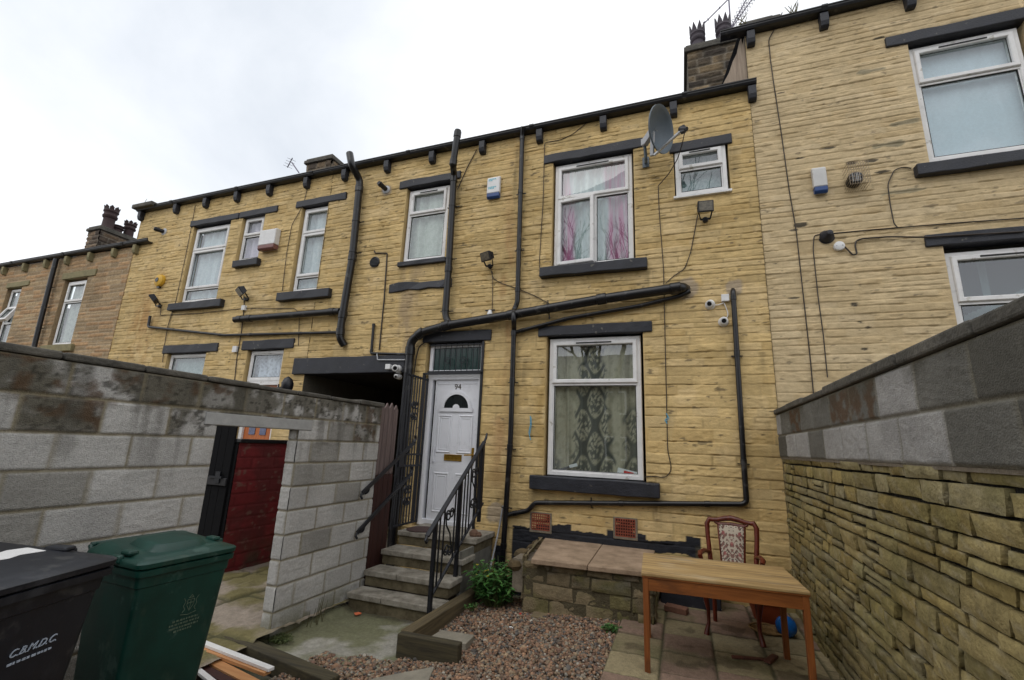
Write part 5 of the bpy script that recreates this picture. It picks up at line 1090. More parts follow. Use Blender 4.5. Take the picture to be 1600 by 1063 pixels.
# ================================================================== STONE BENCH
BN = thing('stone_bench', 'low rough stone bench with two pale slabs on top under the lower window', 'bench', (-1, -.6, -1.75))
BST = dict(rmin=.10, rmax=.16, lmin=.22, lmax=.5, jw=.006, bw=.022, depth=.028, off=.016, tilt=.012, rough=.022, wob=.03, wscale=4, rs=11, seed=101)
def bench_col(U, V, e, r1, r2, r3, D, prof):
    C = np.ones(U.shape+(3,))*np.array((.165, .13, .075))*(1+(r3-.5)*.5)[..., None]; C = lerp(C, (.12, .11, .035), sstep(.42, .62, fbm(U*4, V*4, 39, 5))*.75)
    C = lerp(C, (.13, .12, .10), sstep(.55, .7, fbm(U*2.5, V*5, 43, 4))*.6); return lerp(C, (.03, .027, .016), (1-prof)*.6)
def bench_stone(U, V, r1, r2, k):
    C = np.ones(U.shape+(3,))*np.array((.185, .145, .085))*(.7+.6*r2); C = lerp(C, (.12, .11, .04), sstep(.42, .62, fbm(U*5, V*5, 39, 5))*.75); return lerp(C, (.15, .14, .12), sstep(.55, .7, fbm(U*3, V*6, 43, 4))*.5)*(.8+.4*fbm(U*20, V*20, 3, 3))[..., None]
stonepile('front_stones', BN, M['stone'], lambda U, D, V: (U, -1.04-D, V), -1.62, -.30, -1.8, -1.18, (.09, .17), (.18, .46), .008, .012, .014, bench_stone, 101, rough=.012, rs=12, jit=.012, n=10, m=7, backcol=(.085, .07, .04))
stonepile('side_stones', BN, M['stone'], lambda U, D, V: (-.31+D, U, V), -1.05, .0, -1.8, -1.18, (.09, .17), (.18, .46), .008, .012, .014, bench_stone, 108, rough=.012, rs=12, jit=.012, n=10, m=7, backcol=(.085, .07, .04))
stonepile('side_stones', BN, M['stone'], lambda U, D, V: (-1.61-D-.12*(U+1.05), U, V), -1.05, .0, -1.8, -1.12, (.09, .17), (.18, .46), .008, .012, .014, bench_stone, 108, rough=.012, rs=12, jit=.012, n=10, m=7, backcol=(.085, .07, .04))
SLB = mplain('pinkish_slab', S(128, 108, 86), .92, .25, 6, 60, .6, .006, col2=S(176, 152, 128))
m = MB(); m.poly([(-1.50, -1.15, -1.178), (-.93, -1.12, -1.178), (-.96, -.0, -1.178), (-1.68, -.0, -1.178)], (0, 0, .05)); m.build('top_slab', SLB, BN, bevel=.008)
m = MB(); m.poly([(-.924, -1.12, -1.178), (-.345, -1.08, -1.178), (-.345, -.0, -1.178), (-.954, -.0, -1.178)], (0, 0, .047)); m.build('top_slab', SLB, BN, bevel=.008)
m = MB(); m.box(-1.75, -.36, -1.0, -.0, -1.5, -1.18); m.build('core', M['mortar'], BN)
m = MB()
rr_ = random.Random(4)
for i in range(7):
    x, y, z = -1.70-.02*i % .06, -.95+.14*i, -1.22+rr_.uniform(-.04, .03); m.lathe([(.07, -.05), (.10, 0), (.08, .04), (.03, .06), (0, .062)], (x+rr_.uniform(-.03, .03), y, z), (rr_.uniform(-.3, .1), rr_.uniform(-.2, .2), 1), 7)
m.build('rubble_edge', mplain('rubble', S(84, 70, 46), .95, .35, 9, 40, .8, .01), BN)
m = MB(); m.box(-.28, .32, -.34, -.012, -1.72, -1.37); tag(m.build('plinth_block', M['lintel'], bevel=.012), 'low black painted block at the wall foot behind the table', 'plinth')
# ================================================================== TABLE AND CHAIR
TB = thing('garden_table', 'plain wooden table with a greyed top standing on the patio slabs', 'table', (.215, -1.66, -1.60), math.radians(3.2))
L2, W2, H = .568, .37, .688
m = MB(); m.box(-L2, L2, -W2, W2, H-.024, H); m.build('tabletop', M['tabletop'], TB, local=True, bevel=.006)
m = MB(); m.box(-L2+.004, L2-.004, -W2+.004, W2-.004, H-.034, H-.0245); m.build('top_edging', M['tablewood'], TB, local=True)
for (a, b, c, d) in ((-L2+.05, L2-.05, -W2+.012, -W2+.034), (-L2+.05, L2-.05, W2-.034, W2-.012), (-L2+.012, -L2+.034, -W2+.05, W2-.05), (L2-.034, L2-.012, -W2+.05, W2-.05)):
    m = MB(); m.box(a, b, c, d, H-.125, H-.035); m.build('apron', M['tablewood'], TB, local=True, bevel=.003)
for sx in (-1, 1):
    for sy in (-1, 1):
        m = MB(); x, y = sx*(L2-.03), sy*(W2-.03)
        m.poly([(x-.021, y-.021, H-.035), (x+.021, y-.021, H-.035), (x+.021, y+.021, H-.035), (x-.021, y+.021, H-.035)], (0, 0, -(H-.035)+.002)); m.build('leg', M['tableleg'], TB, local=True, bevel=.004)
CH = thing('dining_chair', 'mahogany armchair with a floral padded splat tucked behind the table', 'chair', (.40, -.86, -1.60), math.radians(-9))
for s in (-1, 1):
    m = MB(); m.tube([(s*.19, .17, 0.0), (s*.185, .155, .2), (s*.19, .14, .42), (s*.205, .16, .60), (s*.222, .20, .80), (s*.225, .215, .90), (s*.20, .222, .945), (s*.15, .22, .94)], [.019, .02, .023, .022, .022, .024, .024, .018], 10, fillet=.06); m.build('back_post', M['mahog'], CH, local=True, smooth=True)
    m = MB(); m.tube([(s*.225, -.215, 0), (s*.222, -.205, .03), (s*.205, -.185, .10), (s*.205, -.18, .2), (s*.222, -.205, .33), (s*.215, -.20, .42)], [.026, .022, .015, .017, .027, .032], 10); m.build('leg', M['mahog'], CH, local=True, smooth=True)
    m = MB(); m.tube([(s*.207, .165, .64), (s*.245, .06, .665), (s*.268, -.06, .66), (s*.262, -.12, .645), (s*.25, -.10, .60), (s*.235, -.07, .52), (s*.225, -.06, .42)], [.018, .020, .024, .022, .017, .016, .016], 10, fillet=.04); m.build('arm', M['mahog'], CH, local=True, smooth=True)
    m = MB(); m.tube([(s*.098, .15, .44), (s*.10, .175, .62), (s*.112, .20, .80), (s*.118, .215, .90), (s*.15, .22, .925)], .014, 8); m.build('splat_frame', M['mahog'], CH, local=True, smooth=True)
m = MB(); m.tube([(-.19, .222, .938), (-.12, .222, .945), (-.06, .222, .962), (0, .222, .972), (.06, .222, .962), (.12, .222, .945), (.19, .222, .938)], [.02, .023, .026, .028, .026, .023, .02], 10); m.tube([(-.12, .215, .905), (0, .215, .915), (.12, .215, .905)], .018, 8); m.build('crest_rail', M['mahog'], CH, local=True, smooth=True)
m = MB(); m.poly([(-.235, -.225, .38), (.235, -.225, .38), (.20, .17, .38), (-.20, .17, .38)], (0, 0, .06)); m.build('seat_frame', M['mahog'], CH, local=True, bevel=.008)
def floral(U, V, s=1.0):
    C = np.ones(U.shape+(3,))*np.array((.52, .45, .36)); u, v = U*1.0, V*1.0
    t = np.sin(np.abs(u)*85+1.4*np.sin(v*62))*np.sin(v*70+1.7*np.cos(u*64)); C = lerp(C, (.20, .09, .075), sstep(.12, .35, t)*.9)
    t2 = np.sin(np.abs(u)*120+2.0*np.sin(v*95))*np.sin(v*105+2.0*np.cos(u*100)); C = lerp(C, (.07, .06, .055), sstep(.3, .55, t2)*.85)
    t3 = np.cos(v*34)*np.cos(u*46); return lerp(C, (.34, .10, .10), sstep(.72, .9, t3)*.8)
def pad(name, par, mapf, u0, u1, v0, v1, bulge, n=60):
    U, V = np.meshgrid(np.linspace(u0, u1, n), np.linspace(v0, v1, n*2)); a, b = (U-u0)/(u1-u0)*2-1, (V-v0)/(v1-v0)*2-1
    D = bulge*np.sqrt(np.clip((1-a**4)*(1-b**6), 0, 1)); X, Y, Z = mapf(U, D, V); C = floral(U, V)
    k = np.arange(n*2-1)[:, None]*n+np.arange(n-1)[None]; F = np.stack([k, k+1, k+1+n, k+n], -1).reshape(-1, 4)
    sv = BASE[par.name]; BASE[par.name] = (0, 0, 0); o = gridmesh(name, np.stack([X, Y, Z], -1).reshape(-1, 3), F, C.reshape(-1, 3), M['cloth'], par); BASE[par.name] = sv; return o
pad('splat_pad', CH, lambda U, D, V: (U*(.82+.28*(V-.45)/.45), .165+.05*(V-.5)/.4-.012-D, V), -.108, .108, .47, .905, .02)
m = MB(); m.poly([(-.09, .165, .45), (.09, .165, .45), (.115, .225, .91), (-.115, .225, .91)], (0, .014, 0)); m.build('splat_back', M['mahog'], CH, local=True)
pad('seat_pad', CH, lambda U, D, V: (U, V, .44+D), -.205, .205, -.215, .16, .045)
# ball, tub, tray and things under the table
q = P(1227.5, 969, Z=-1.46); bl = thing('ball', 'blue play ball on the patio in the corner by the right wall', 'ball', (q.x, q.y, -1.60)); r = .088; c = (q.x, q.y, -1.60+r)
m = MB(); pr = []
for k in range(33):
    a = math.pi*k/32; rr = r*(1-.02*(1 if k in (10, 16, 22) else 0)); pr.append((rr*math.sin(a), -rr*math.cos(a)))
m.lathe(pr, c, (.5, -.3, .8), 36); m.build('skin', M['ball'], bl, smooth=True)
m = MB(); ax = Vector((.5, -.3, .8)).normalized(); m.lathe([(.012, r-.003), (.012, r+.0015), (.004, r+.002), (0, r+.0005)], c, ax, 12); m.build('valve', M['blue'], bl)
q = P(1207, 950, Z=-1.42); t = thing('plastic_tub', 'orange brown shallow tub behind the right table leg', 'tub', (q.x, q.y, -1.60))
m = MB(); m.lathe([(.10, 0), (.13, .03), (.165, .15), (.175, .205), (.185, .21), (.185, .22), (.168, .222), (.158, .20), (.12, .03), (0, .025)], (q.x-.02, q.y+.16, -1.598), n=28); m.build('bowl', M['orange'], t, smooth=True)
m = MB(); m.lathe([(.187, .195), (.19, .20), (.19, .212), (.186, .214)], (q.x-.02, q.y+.16, -1.598), n=28); m.build('rim', M['orange'], t)
q = P(1200, 984, Z=-1.58); t = thing('wicker_tray', 'flat woven wicker tray on the slabs beside the blue ball', 'tray', (q.x, q.y, -1.60))
for k in range(7):
    rr = .03+.02*k; m = MB(); m.tube([(q.x+rr*1.05*math.cos(a), q.y+rr*.85*math.sin(a), -1.585+.004*(k == 6)*3+.003*math.sin(a*9+k*math.pi)) for a in [2*math.pi*i/40 for i in range(41)]], .009, 6, caps=False); m.build('weave_ring', M['wicker'], t, smooth=True)
m = MB(); [m.bar((q.x, q.y, -1.593), (q.x+.16*math.cos(a), q.y+.13*math.sin(a), -1.59), .012, .006) for a in [2*math.pi*i/14 for i in range(14)]]; m.build('spokes', M['wicker'], t)
q = P(1057, 957, Z=-1.58); m = MB(); m.box(-.11, .11, -.055, .055, -1.588, -1.53, rot=Matrix.Rotation(-.25, 3, 'Z'), about=(0, 0, -1.55)); [setattr(m, 'v', [(x+q.x, y+q.y+.03, z) for x, y, z in m.v])]
tag(m.build('brick', mplain('old_brick', S(112, 78, 62), .95, .3, 12, 50, .7), bevel=.008), 'flat reddish brick lying on the patio by the black plinth block', 'brick')
q = P(1112, 950, Z=-1.58); m = MB(); m.poly([(q.x-.11, q.y-.02, -1.585), (q.x-.02, q.y-.05, -1.580), (q.x+.10, q.y-.01, -1.586), (q.x+.09, q.y+.04, -1.575), (q.x-.08, q.y+.04, -1.588)], (0, 0, .004)); tag(m.build('paper_scrap', M['paper'], bevel=.001), 'white paper scrap on the patio below the chair seat', 'litter')
t = thing('rusty_tool', 'rusty flat tool lying on the slabs under the table right side', 'tool', (.57, -1.43, -1.6))
a, b = P(960+690/3.756, 780+925/3.756, Z=-1.575), P(960+930/3.756, 780+945/3.756, Z=-1.575)
RUST = mplain('rust', S(92, 56, 42), .9, .35, 20, 60, .6); m = MB(); m.tube([a, a.lerp(b, .75)], [.014, .012], 8); m.build('handle', RUST, t)
m = MB(); m.bar(b+Vector((-.05, -.06, 0)), b+Vector((.03, .07, .01)), .05, .022); m.bar(a.lerp(b, .7), b, .03, .016); m.build('head', RUST, t, bevel=.004)
# ================================================================== BINS
def rrect(w, d, r, z, n=5, cy=0, sl=0):
    pts = []
    for (cx, cy_, a0) in ((w/2-r, d/2-r, 0), (-w/2+r, d/2-r, 90), (-w/2+r, -d/2+r, 180), (w/2-r, -d/2+r, 270)):
        for k in range(n):
            a = math.radians(a0+90*k/(n-1)); y = cy_+r*math.sin(a)+cy; pts.append((cx+r*math.cos(a), y, z+sl*y))
    return pts
def loft(m, loops, cap0=True, cap1=True):
    n = len(loops[0]); vs = [p for l in loops for p in l]; fs = [(i*n+k, i*n+(k+1) % n, (i+1)*n+(k+1) % n, (i+1)*n+k) for i in range(len(loops)-1) for k in range(n)]
    if cap0: fs.append(tuple(range(n))[::-1])
    if cap1: fs.append(tuple(range((len(loops)-1)*n, len(loops)*n)))
    m.add(vs, fs)
def wheelie(label, front, rotz, zg, zrim, mat, group, wsc=1):
    """front: x, y of the middle of the front rim edge; local -y is the front"""
    Hh = zrim-zg; d = Vector((math.sin(rotz), -math.cos(rotz))); c = Vector(front)-d*.37*wsc*(.76 if wsc < 1 else 1)
    t = thing('wheelie_bin', label, 'wheelie bin', (c.x, c.y, zg), rotz, group); t.scale = (wsc, wsc*(.76 if wsc < 1 else 1), 1)
    m = MB(); loft(m, [rrect(.44, .48, .05, .03, cy=.04), rrect(.45, .50, .05, .06, cy=.04), rrect(.53, .66, .045, Hh-.13), rrect(.535, .665, .045, Hh-.10), rrect(.55, .68, .045, Hh-.095), rrect(.555, .69, .045, Hh-.045), rrect(.585, .735, .05, Hh-.04), rrect(.59, .74, .05, Hh-.012), rrect(.57, .72, .045, Hh-.010)])
    m.build('body', mat, t, local=True, smooth=True)
    m = MB(); S_ = .07
    L = [(.575, .725, -.006, 0), (.60, .745, 0, .0), (.605, .75, .022, .1), (.59, .735, .032, .4), (.50, .64, .040, 1), (.475, .61, .046, 1), (.44, .56, .05, 1)]
    loft(m, [rrect(w, dd, .055, Hh+z+.012*s, cy=0, sl=S_*s) for w, dd, z, s in L])
    m.build('lid', mat, t, local=True, smooth=True)
    m = MB(); loft(m, [[(x, y-.03, z) for x, y, z in rrect(.34, .40, .07, Hh+.060, sl=S_)], [(x, y-.03, z) for x, y, z in rrect(.28, .33, .06, Hh+.088, sl=S_)], [(x, y-.03, z) for x, y, z in rrect(.20, .25, .05, Hh+.090, sl=S_)]]); wsc < 1 and m.build('lid_panel', mat, t, local=True, smooth=True)
    for s in (-1, 1):
        m = MB(); m.box(s*.25-.03, s*.25+.03, -.16, -.05, Hh+.045, Hh+.068); m.box(s*.30-.018, s*.30+.018, -.13, -.02, Hh+.01, Hh+.05); m.build('lid_grip', mat, t, local=True, bevel=.012)
        m = MB(); m.lathe([(.02, 0), (.09, .0), (.10, .01), (.10, .045), (.09, .055), (.03, .055), (.03, .04)], (s*.235-.0275, .30, .10), (1, 0, 0), 24); m.build('wheel', M['rubber'], t, local=True, smooth=True)
        m = MB(); m.box(s*.21-.02, s*.21+.02, .355, .43, Hh-.02, Hh+.062); m.build('hinge', mat, t, local=True, bevel=.008)
    m = MB(); m.tube([(-.25, .43, Hh+.05), (.25, .43, Hh+.05)], .016, 10); m.tube([(-.25, .43, Hh+.05), (-.25, .36, Hh-.02)], .014, 8); m.tube([(.25, .43, Hh+.05), (.25, .36, Hh-.02)], .014, 8); m.build('handle_bar', mat, t, local=True, smooth=True)
    m = MB(); m.tube([(-.23, .30, .10), (.23, .30, .10)], .011, 8); m.build('axle', M['metal'], t, local=True)
    fy = lambda z: -.25+.04+(-.33+.21)*(z-.06)/(Hh-.19)+.0   # front face y at height z
    return t, Hh, fy
bk, hb, fy = wheelie('black wheelie bin with white lettering and a white sticker on its lid', (-2.35, -4.76), math.radians(106), -1.76, -.595, M['binblack'], 'wheelie bins by the left wall')
def onfront(z, x=0, fy=None): 
    sl = math.atan(.12/(hb-.19)); return Matrix.Translation((x, fy(z)-.003, z)) @ Matrix.Rotation(math.pi/2+sl, 4, 'X')
text_mesh('C.B.M.D.C.', .038, M['bintext'], 'lettering', bk, onfront(.91, .035, fy), shear=.35, local=True)
def fineprint(par, z, w, h, mat, seed, fy, x=0, n=14):
    m = MB(); r = random.Random(seed); xx = -w/2
    while xx < w/2:
        a = r.uniform(.006, .016); m.box(xx, min(w/2, xx+a), -h/2*r.uniform(.6, 1), h/2, -.001, .001); xx += a+r.uniform(.003, .008)
    m.build('fine_print', mat, par, local=True, tf=onfront(z, x, fy))
fineprint(bk, .885, .16, .009, M['bintext'], 2, fy, .035)
m = MB(); U = [(-.13, -.04), (-.05, -.05), (.02, -.035), (.13, -.05), (.135, .03), (.05, .045), (-.02, .03), (-.125, .045)]; m.poly([(x*.8+.09, y*1.2-.04, hb+.0635+.07*(y*1.2-.04)) for x, y in U], (0, 0, .0015)); m.build('sticker', M['paper'], bk, local=True)
gn, hg, fyg = wheelie('green wheelie bin with a pale crest on its front beside the black bin', (-2.575, -4.015), math.radians(87), -1.78, -.69, M['bingreen'], 'wheelie bins by the left wall', .90)
for i, (z, w) in enumerate(((.775, .15), (.757, .18), (.739, .17), (.722, .11))): fineprint(gn, z, w, .010, M['bintextg'], 20+i, fyg, .05)
m = MB(); T = onfront(.845, .06, fyg) @ Matrix.Scale(.68, 4)
def seg(a, b, wd=.005): m.bar((a[0], a[1], 0), (b[0], b[1], 0), wd, .002, (0, 0, 1))
for pts in ([(-.03, .04), (.03, .04), (.03, 0), (0, -.045), (-.03, 0), (-.03, .04)], [(-.02, .055), (0, .075), (.02, .055), (-.02, .055)], [(-.065, .06), (-.045, .03), (-.06, 0), (-.04, -.03), (-.06, -.05)], [(.065, .06), (.045, .03), (.06, 0), (.04, -.03), (.06, -.05)], [(-.03, .015), (.03, .015)], [(0, .04), (0, -.04)], [(-.07, -.062), (0, -.075), (.07, -.062)]):
    for a, b in zip(pts, pts[1:]): seg(a, b)
m.build('crest', M['bintextg'], gn, local=True, tf=T)
# ================================================================== TIMBER AND SLABS ON THE GROUND
def beam(name, label, cat, a, b, w, h, mat, group=None, bev=.008):
    m = MB(); m.bar(a, b, w, h); return tag(m.build(name, mat, bevel=bev), label, cat, group)
beam('sleeper', 'long mossy timber sleeper running from the steps to the gravel corner', 'sleeper', (-2.27, -.70, -1.705), (-2.31, -2.13, -1.705), .115, .20, M['sleeper'], 'timber edging sleepers')
beam('sleeper', 'short dark timber sleeper end on, at the gravel corner beside the pale paver', 'sleeper', (-2.345, -2.175, -1.705), (-1.775, -2.155, -1.705), .085, .20, M['sleeperx'], 'timber edging sleepers')
beam('sleeper', 'dark timber sleeper edging the concrete path beside the loose planks', 'sleeper', P(350, 1000, Z=-1.77), P(520, 1075, Z=-1.77), .12, .13, M['sleeperx'], 'timber edging sleepers')
def slab(label, px, z, th, mat, name='paving_slab'):
    m = MB(); m.poly([P(x, y, Z=z)-Vector((0, 0, th)) for x, y in px], (0, 0, th)); return tag(m.build(name, mat, bevel=.006), label, 'slab')
CSL = mplain('concrete_slab', S(136, 130, 116), .92, .2, 9, 80, .6, .005)
slab('pale concrete paver lying behind the short sleeper on the gravel', [(672, 995), (690, 984), (742, 992), (728, 1006)], -1.68, .09, CSL)
slab('pointed concrete slab in the gravel at the bottom edge of the yard', [(545, 1075), (585, 1059), (679, 1041), (665, 1075)], -1.735, .04, CSL)
slab('flat stone lying in the gravel at the foot of the stone bench', [(829, 962), (843, 943), (868, 951), (852, 966)], -1.64, .05, mplain('fieldstone', S(118, 104, 78), .95, .3, 8, 50, .7), 'field_stone')
slab('long low stone edging the bench foot above the gravel', [(922, 955), (926, 947), (1000, 962), (996, 972)], -1.61, .05, mplain('fieldstone', (.2, .2, .2)), 'field_stone')
# loose planks beside the green bin
pk = [(((305, 1000), (424, 1046)), -1.69, .05, .022, 'wpaint', 'white primed board topmost on the plank pile'), (((300, 1008), (418, 1052)), -1.715, .06, .024, 'newwood', 'pale pine board right under the white board'), (((300, 1018), (400, 1070)), -1.74, .08, .022, 'newwood', 'second pine plank in the middle of the plank pile'), (((296, 1034), (380, 1078)), -1.75, .07, .024, 'fencedark', 'dark reddish plank low in the plank pile'), (((302, 1042), (350, 1080)), -1.728, .04, .02, 'wpaint', 'short whitish plank at the bottom edge of the plank pile')]
for (a, b), z, w_, h_, mt, lab in pk: beam('plank', lab, 'plank', P(*a, Z=z), P(*b, Z=z), w_, h_, M[mt], 'loose planks beside the green bin', .002)
# strips and litter in the gravel
for lab, px in (('bent black plastic strip half buried in the gravel near the patio', [(905, 1003), (916, 1022), (925, 1034), (937, 1050)]), ('short black strip crossing the bent strip on the gravel', [(925, 1036), (938, 1037), (952, 1032)]), ('thin black strip in the gravel below the bench foot', [(861, 966), (868, 971), (876, 976)])):
    m = MB(); pts = [P(x, y, Z=-1.66)+Vector((0, 0, .015*math.sin(i*2))) for i, (x, y) in enumerate(px)]
    for a, b in zip(pts, pts[1:]): m.bar(a, b, .045, .012)
    tag(m.build('plastic_strip', M['rubber'], bevel=.003), lab, 'plastic strip')
def lit(name, label, px, py, z, mat, s=.03, seed=1):
    q = P(px, py, Z=z); r = random.Random(seed); m = MB(); n = 7
    pr = [(s*r.uniform(.7, 1.2), q) for i in range(n)]
    vs = [q+Vector((s*r.uniform(.7, 1.2)*math.cos(2*math.pi*i/n), s*r.uniform(.5, 1.0)*math.sin(2*math.pi*i/n), r.uniform(0, .014))) for i in range(n)]; m.add(vs+[q+Vector((0, 0, s*.5))]+[q-Vector((0, 0, .01))], [(i, (i+1) % n, n) for i in range(n)]+[((i+1) % n, i, n+1) for i in range(n)])
    tag(m.build(name, mat), label, 'litter')
lit('litter', 'crumpled silvery can by the gravel edge below the bench', 824, 946, -1.66, M['metal'], .035, 3)
lit('litter', 'white lump on the gravel left of centre', 799, 982, -1.68, M['paper'], .024, 4)
lit('litter', 'white scrap on the gravel near the flat stone', 841, 985, -1.67, M['paper'], .024, 5)
lit('litter', 'pale wrapper on the gravel near the bottom', 820, 1011, -1.68, M['wplastic'], .03, 6)
lit('litter', 'red scrap on the gravel beside the green bush', 814, 960, -1.67, M['redlit'], .026, 7)
lit('litter', 'small blue scrap on the gravel', 834, 1030, -1.68, M['blue'], .018, 8)
lit('litter', 'orange leaf like scrap on the concrete below the bottom step', 560, 960, -1.775, mplain('orange_scrap', S(214, 110, 70), .7), .045, 9)
lit('litter', 'blue scrap between the two wheelie bins', 124, 1058, -1.7, M['blue'], .03, 10)
# ================================================================== PLANTS
def bush(name, label, cat, base, h, spread, nst, nl, llen, seed, cols, lw=.34):
    r = random.Random(seed); t = thing(name, label, cat, tuple(base)); ms, ml = MB(), MB(); base = Vector(base)
    for i in range(nst):
        a = r.uniform(0, 6.283); rad = spread*math.sqrt(r.random()); tip = base+Vector((rad*math.cos(a), rad*math.sin(a)*.8, h*r.uniform(.5, 1.0)*(1-.35*(rad/spread)**2))); b0 = base+Vector((rad*.35*math.cos(a), rad*.3*math.sin(a), 0)); mid = b0.lerp(tip, .5)+Vector((r.uniform(-.03, .03), r.uniform(-.03, .03), .03))
        ms.tube([b0, mid, tip], [.005, .004, .002], 5, caps=False)
        for k in range(nl):
            f = .25+.75*(k+r.random())/nl; p = (b0.lerp(mid, f*2) if f < .5 else mid.lerp(tip, f*2-1)); aa = r.uniform(0, 6.283); d = Vector((math.cos(aa), math.sin(aa), r.uniform(-.25, .7))).normalized(); L = llen*r.uniform(.6, 1.25); s = d.cross(Vector((r.uniform(-.4, .4), r.uniform(-.4, .4), 1))).normalized()*L*lw*.5; dr = Vector((0, 0, -L*.22))
            c = Vector(r.choice(cols))*r.uniform(.7, 1.3); q1 = p+d*L*.45
            ml.add([p, q1+s+dr*.2, p+d*L+dr, q1-s+dr*.2, q1+dr*.2-Vector((0, 0, L*.06))], [(0, 1, 4), (1, 2, 4), (2, 3, 4), (3, 0, 4)], tuple(c))
    ms.build('stem', mplain('green_stem', (.08, .10, .03), .7), t); ml.build('foliage', M['leaf'], t)
G1 = [(.045, .13, .03), (.06, .17, .035), (.035, .10, .025), (.09, .20, .05)]
bush('leafy_bush', 'bright green leafy bush between the steps and the stone bench', 'bush', (-1.99, -.86, -1.70), .52, .34, 120, 13, .085, 3, G1)
m = MB(); r5 = random.Random(8)
for i in range(9):
    c = Vector((-2.05+r5.uniform(-.14, .1), -.95+r5.uniform(-.1, .1), -1.36+r5.uniform(-.06, .06)))
    for k in range(5): a = k*1.257; m.add([c, c+Vector((.012*math.cos(a-.4), .012*math.sin(a-.4), .008)), c+Vector((.02*math.cos(a), .02*math.sin(a), .01)), c+Vector((.012*math.cos(a+.4), .012*math.sin(a+.4), .008))], [(0, 1, 2, 3)], (.7, .6, .05))
m.build('flower', M['leaf'], bpy.data.objects['leafy_bush'])
q = P(958, 990, Z=-1.62); bush('weed', 'small green weed at the edge of the gravel beside the patio', 'weed', (q.x, q.y, -1.64), .10, .10, 26, 9, .04, 5, G1)
q = P(790, 941, Z=-1.68); bush('weed', 'tiny green sprig in the gravel left of the bush foot', 'weed', (-2.12, -1.18, -1.69), .07, .06, 12, 7, .035, 6, G1)
q = P(492, 955, X=-3.44); t = thing('weed', 'thin dry stalks at the foot of the block wall near the steps', 'weed', (q.x, q.y, -1.76)); m = MB(); r6 = random.Random(3)
for i in range(9): a = q+Vector((r6.uniform(0, .05), r6.uniform(-.09, .09), 0)); a.z = -1.77; m.tube([a, a+Vector((r6.uniform(-.01, .05), r6.uniform(-.06, .06), r6.uniform(.12, .28)))], [.004, .0015], 5)
m.build('stalk', mplain('dry_stalk', (.10, .09, .04), .8), t)
bush('weed', 'dark moss and weeds at the foot of the doorway jamb', 'weed', (-3.42, -2.40, -1.79), .06, .13, 50, 7, .028, 9, [(.05, .07, .02), (.04, .06, .02), (.08, .09, .03)])
for k, (px, py) in enumerate(((1238, 17), (1161, 31), (224, 318))): 
    q = P(px, py+4, Y=-.1); t = thing('roof_weed', ['tuft of weeds growing on the beige house gutter', 'thin grass blades on the gutter end stone by the aerials', 'single dry stalk on the gutter corner of the neighbour house'][k], 'weed', tuple(q)); m = MB(); rr = random.Random(k)
    for i in range((9, 5, 2)[k]): m.tube([q+Vector((rr.uniform(-.06, .06), 0, -.03)), q+Vector((rr.uniform(-.10, .10), 0, rr.uniform(.08, .2)))], [.008, .003], 5)
    m.build('stalk', mplain('dry_stalk', (.1, .09, .04)), t)
OP = thing('terraced_house', 'dark stone house row across the back lane behind the viewer, seen only mirrored in panes', 'house', (0, -21, -1.95))
m = MB(); m.box(-22, 22, -27, -20, -1.95, 3.7, (.12, .10, .075)); m.build('wall', M['stone'], OP)
m = MB(); m.poly([(-22.2, -19.8, 3.65), (-22.2, -23.5, 6.0), (-22.2, -27.2, 3.65)], (44.4, 0, 0)); m.build('roof', M['slate'], OP)
for i in range(8):
    for z in (-.6, 1.9):
        x = -19+i*5.2; m = MB(); m.box(x-.6, x+.6, -20.02, -19.9, z, z+1.3); wv = m.build('window', M['upvc'], OP); m = MB(); m.box(x-.5, x+.5, -19.9, -19.89, z+.1, z+1.2); m.build('pane', M['dglass'], wv)
# bare trees behind the viewer: they are what the window panes mirror
def bare_tree(label, x, y, h, seed):
    r = random.Random(seed); t = thing('bare_tree', label, 'tree', (x, y, -1.95), 0, 'leafless trees mirrored in the windows'); m, m2 = MB(), MB()
    def grow(p, d, L, rad, lev):
        q = p+d*L*.5+Vector((r.uniform(-.05, .05), r.uniform(-.05, .05), 0))*L; e = q+(d+Vector((r.uniform(-.2, .2), r.uniform(-.2, .2), .1))).normalized()*L*.5
        (m if lev == 0 else m2).tube([p, q, e], [rad, rad*.85, rad*.68], 6 if lev < 2 else 4, caps=False)
        if lev >= 6: return
        for k in range(3 if lev < 5 else 2):
            ax = Vector((r.uniform(-1, 1), r.uniform(-1, 1), r.uniform(.1, .9))).normalized(); nd = (d*1.0+ax*.85).normalized(); b = p.lerp(e, r.uniform(.55, 1)) if k else e
            grow(b, nd, L*r.uniform(.62, .8), rad*(.62 if k else .7), lev+1)
    grow(Vector((x, y, -1.95)), Vector((r.uniform(-.05, .05), 0, 1)), h*.28, .17, 0); m.build('trunk', M['bark'], t); m2.build('crown', M['bark'], t)
bare_tree('tall bare tree behind the viewer, the left one mirrored in the upper panes', -5.2, -15.0, 15, 4)
bare_tree('tallest bare tree behind the viewer, mirrored in the windows of number 94', -2.5, -13.5, 17, 11)
bare_tree('tall bare tree behind the viewer, the right one mirrored in the panes', 1.2, -16.5, 15, 23)
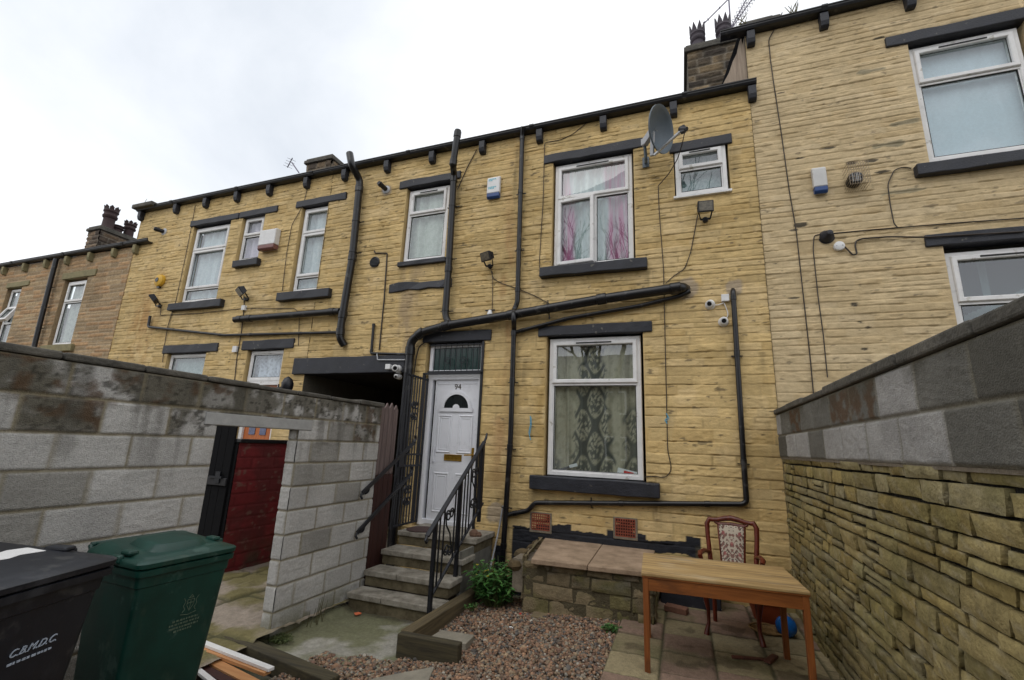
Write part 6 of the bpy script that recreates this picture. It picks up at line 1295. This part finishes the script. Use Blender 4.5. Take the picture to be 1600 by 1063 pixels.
# ================================================================== SKY, SUN, CAMERA
W = bpy.data.worlds.new('World'); SC.world = W; W.use_nodes = True; nt = W.node_tree; bg = nt.nodes['Background']; bg.inputs['Strength'].default_value = .1
sky = nt.nodes.new('ShaderNodeTexSky'); sky.sky_type = 'NISHITA'; sky.sun_disc = False; SE, SA = math.radians(50), math.radians(200)
sky.sun_elevation = SE; sky.sun_rotation = SA
tc = nt.nodes.new('ShaderNodeTexCoord'); mp = nt.nodes.new('ShaderNodeMapping'); mp.inputs['Scale'].default_value = (1, 1, 1.6)
n1 = nt.nodes.new('ShaderNodeTexNoise'); n1.inputs['Scale'].default_value = 1.5; n1.inputs['Detail'].default_value = 7; n1.inputs['Roughness'].default_value = .55; n1.inputs['Distortion'].default_value = .4
Lk = nt.links.new; Lk(tc.outputs['Generated'], mp.inputs['Vector']); Lk(mp.outputs['Vector'], n1.inputs['Vector'])
# a darker bank of cloud in the upper left
dv = ray(330, 60).normalized(); dp = nt.nodes.new('ShaderNodeVectorMath'); dp.operation = 'DOT_PRODUCT'; dp.inputs[1].default_value = dv; nrmz = nt.nodes.new('ShaderNodeVectorMath'); nrmz.operation = 'NORMALIZE'
Lk(tc.outputs['Generated'], nrmz.inputs[0]); Lk(nrmz.outputs['Vector'], dp.inputs[0])
mr = nt.nodes.new('ShaderNodeMapRange'); mr.interpolation_type = 'SMOOTHSTEP'; mr.inputs['From Min'].default_value = .88; mr.inputs['From Max'].default_value = 1.0; Lk(dp.outputs['Value'], mr.inputs['Value'])
ad = nt.nodes.new('ShaderNodeMath'); ad.operation = 'MULTIPLY_ADD'; ad.inputs[1].default_value = .36; Lk(mr.outputs['Result'], ad.inputs[0]); Lk(n1.outputs['Fac'], ad.inputs[2])
rp = nt.nodes.new('ShaderNodeValToRGB'); e0, e1 = rp.color_ramp.elements; e0.position = .42; e1.position = .98; e0.color = (1.40, 1.41, 1.43, 1); e1.color = (.80, .86, .94, 1); Lk(ad.outputs['Value'], rp.inputs['Fac'])
sc_ = nt.nodes.new('ShaderNodeVectorMath'); sc_.operation = 'SCALE'; sc_.inputs['Scale'].default_value = 10.0; Lk(rp.outputs['Color'], sc_.inputs[0])
mx = nt.nodes.new('ShaderNodeMixRGB'); mx.inputs['Fac'].default_value = .90; Lk(sky.outputs['Color'], mx.inputs['Color1']); Lk(sc_.outputs['Vector'], mx.inputs['Color2']); Lk(mx.outputs['Color'], bg.inputs['Color'])
sl = bpy.data.lights.new('sun', 'SUN'); sl.energy = .6; sl.angle = math.radians(40); sl.color = (1, .96, .90); so = bpy.data.objects.new('sun', sl); COL.objects.link(so)
sd = Vector((math.sin(SA)*math.cos(SE), math.cos(SA)*math.cos(SE), math.sin(SE))); so.rotation_euler = (-sd).to_track_quat('-Z', 'Y').to_euler()
cd = bpy.data.cameras.new('camera'); co = bpy.data.objects.new('camera', cd); COL.objects.link(co); cd.sensor_width = 36; cd.lens = FPX/1600*36; cd.clip_end = 1000; cd.clip_start = .05
r_, u_, f_ = cam_axes(); co.matrix_world = Matrix(((r_.x, u_.x, -f_.x, 0), (r_.y, u_.y, -f_.y, CY), (r_.z, u_.z, -f_.z, OZ), (0, 0, 0, 1)))
SC.camera = co
SC.view_settings.view_transform = 'Standard'; SC.view_settings.look = 'None'; SC.view_settings.exposure = 0; SC.view_settings.gamma = 1; SC.view_settings.use_curve_mapping = False
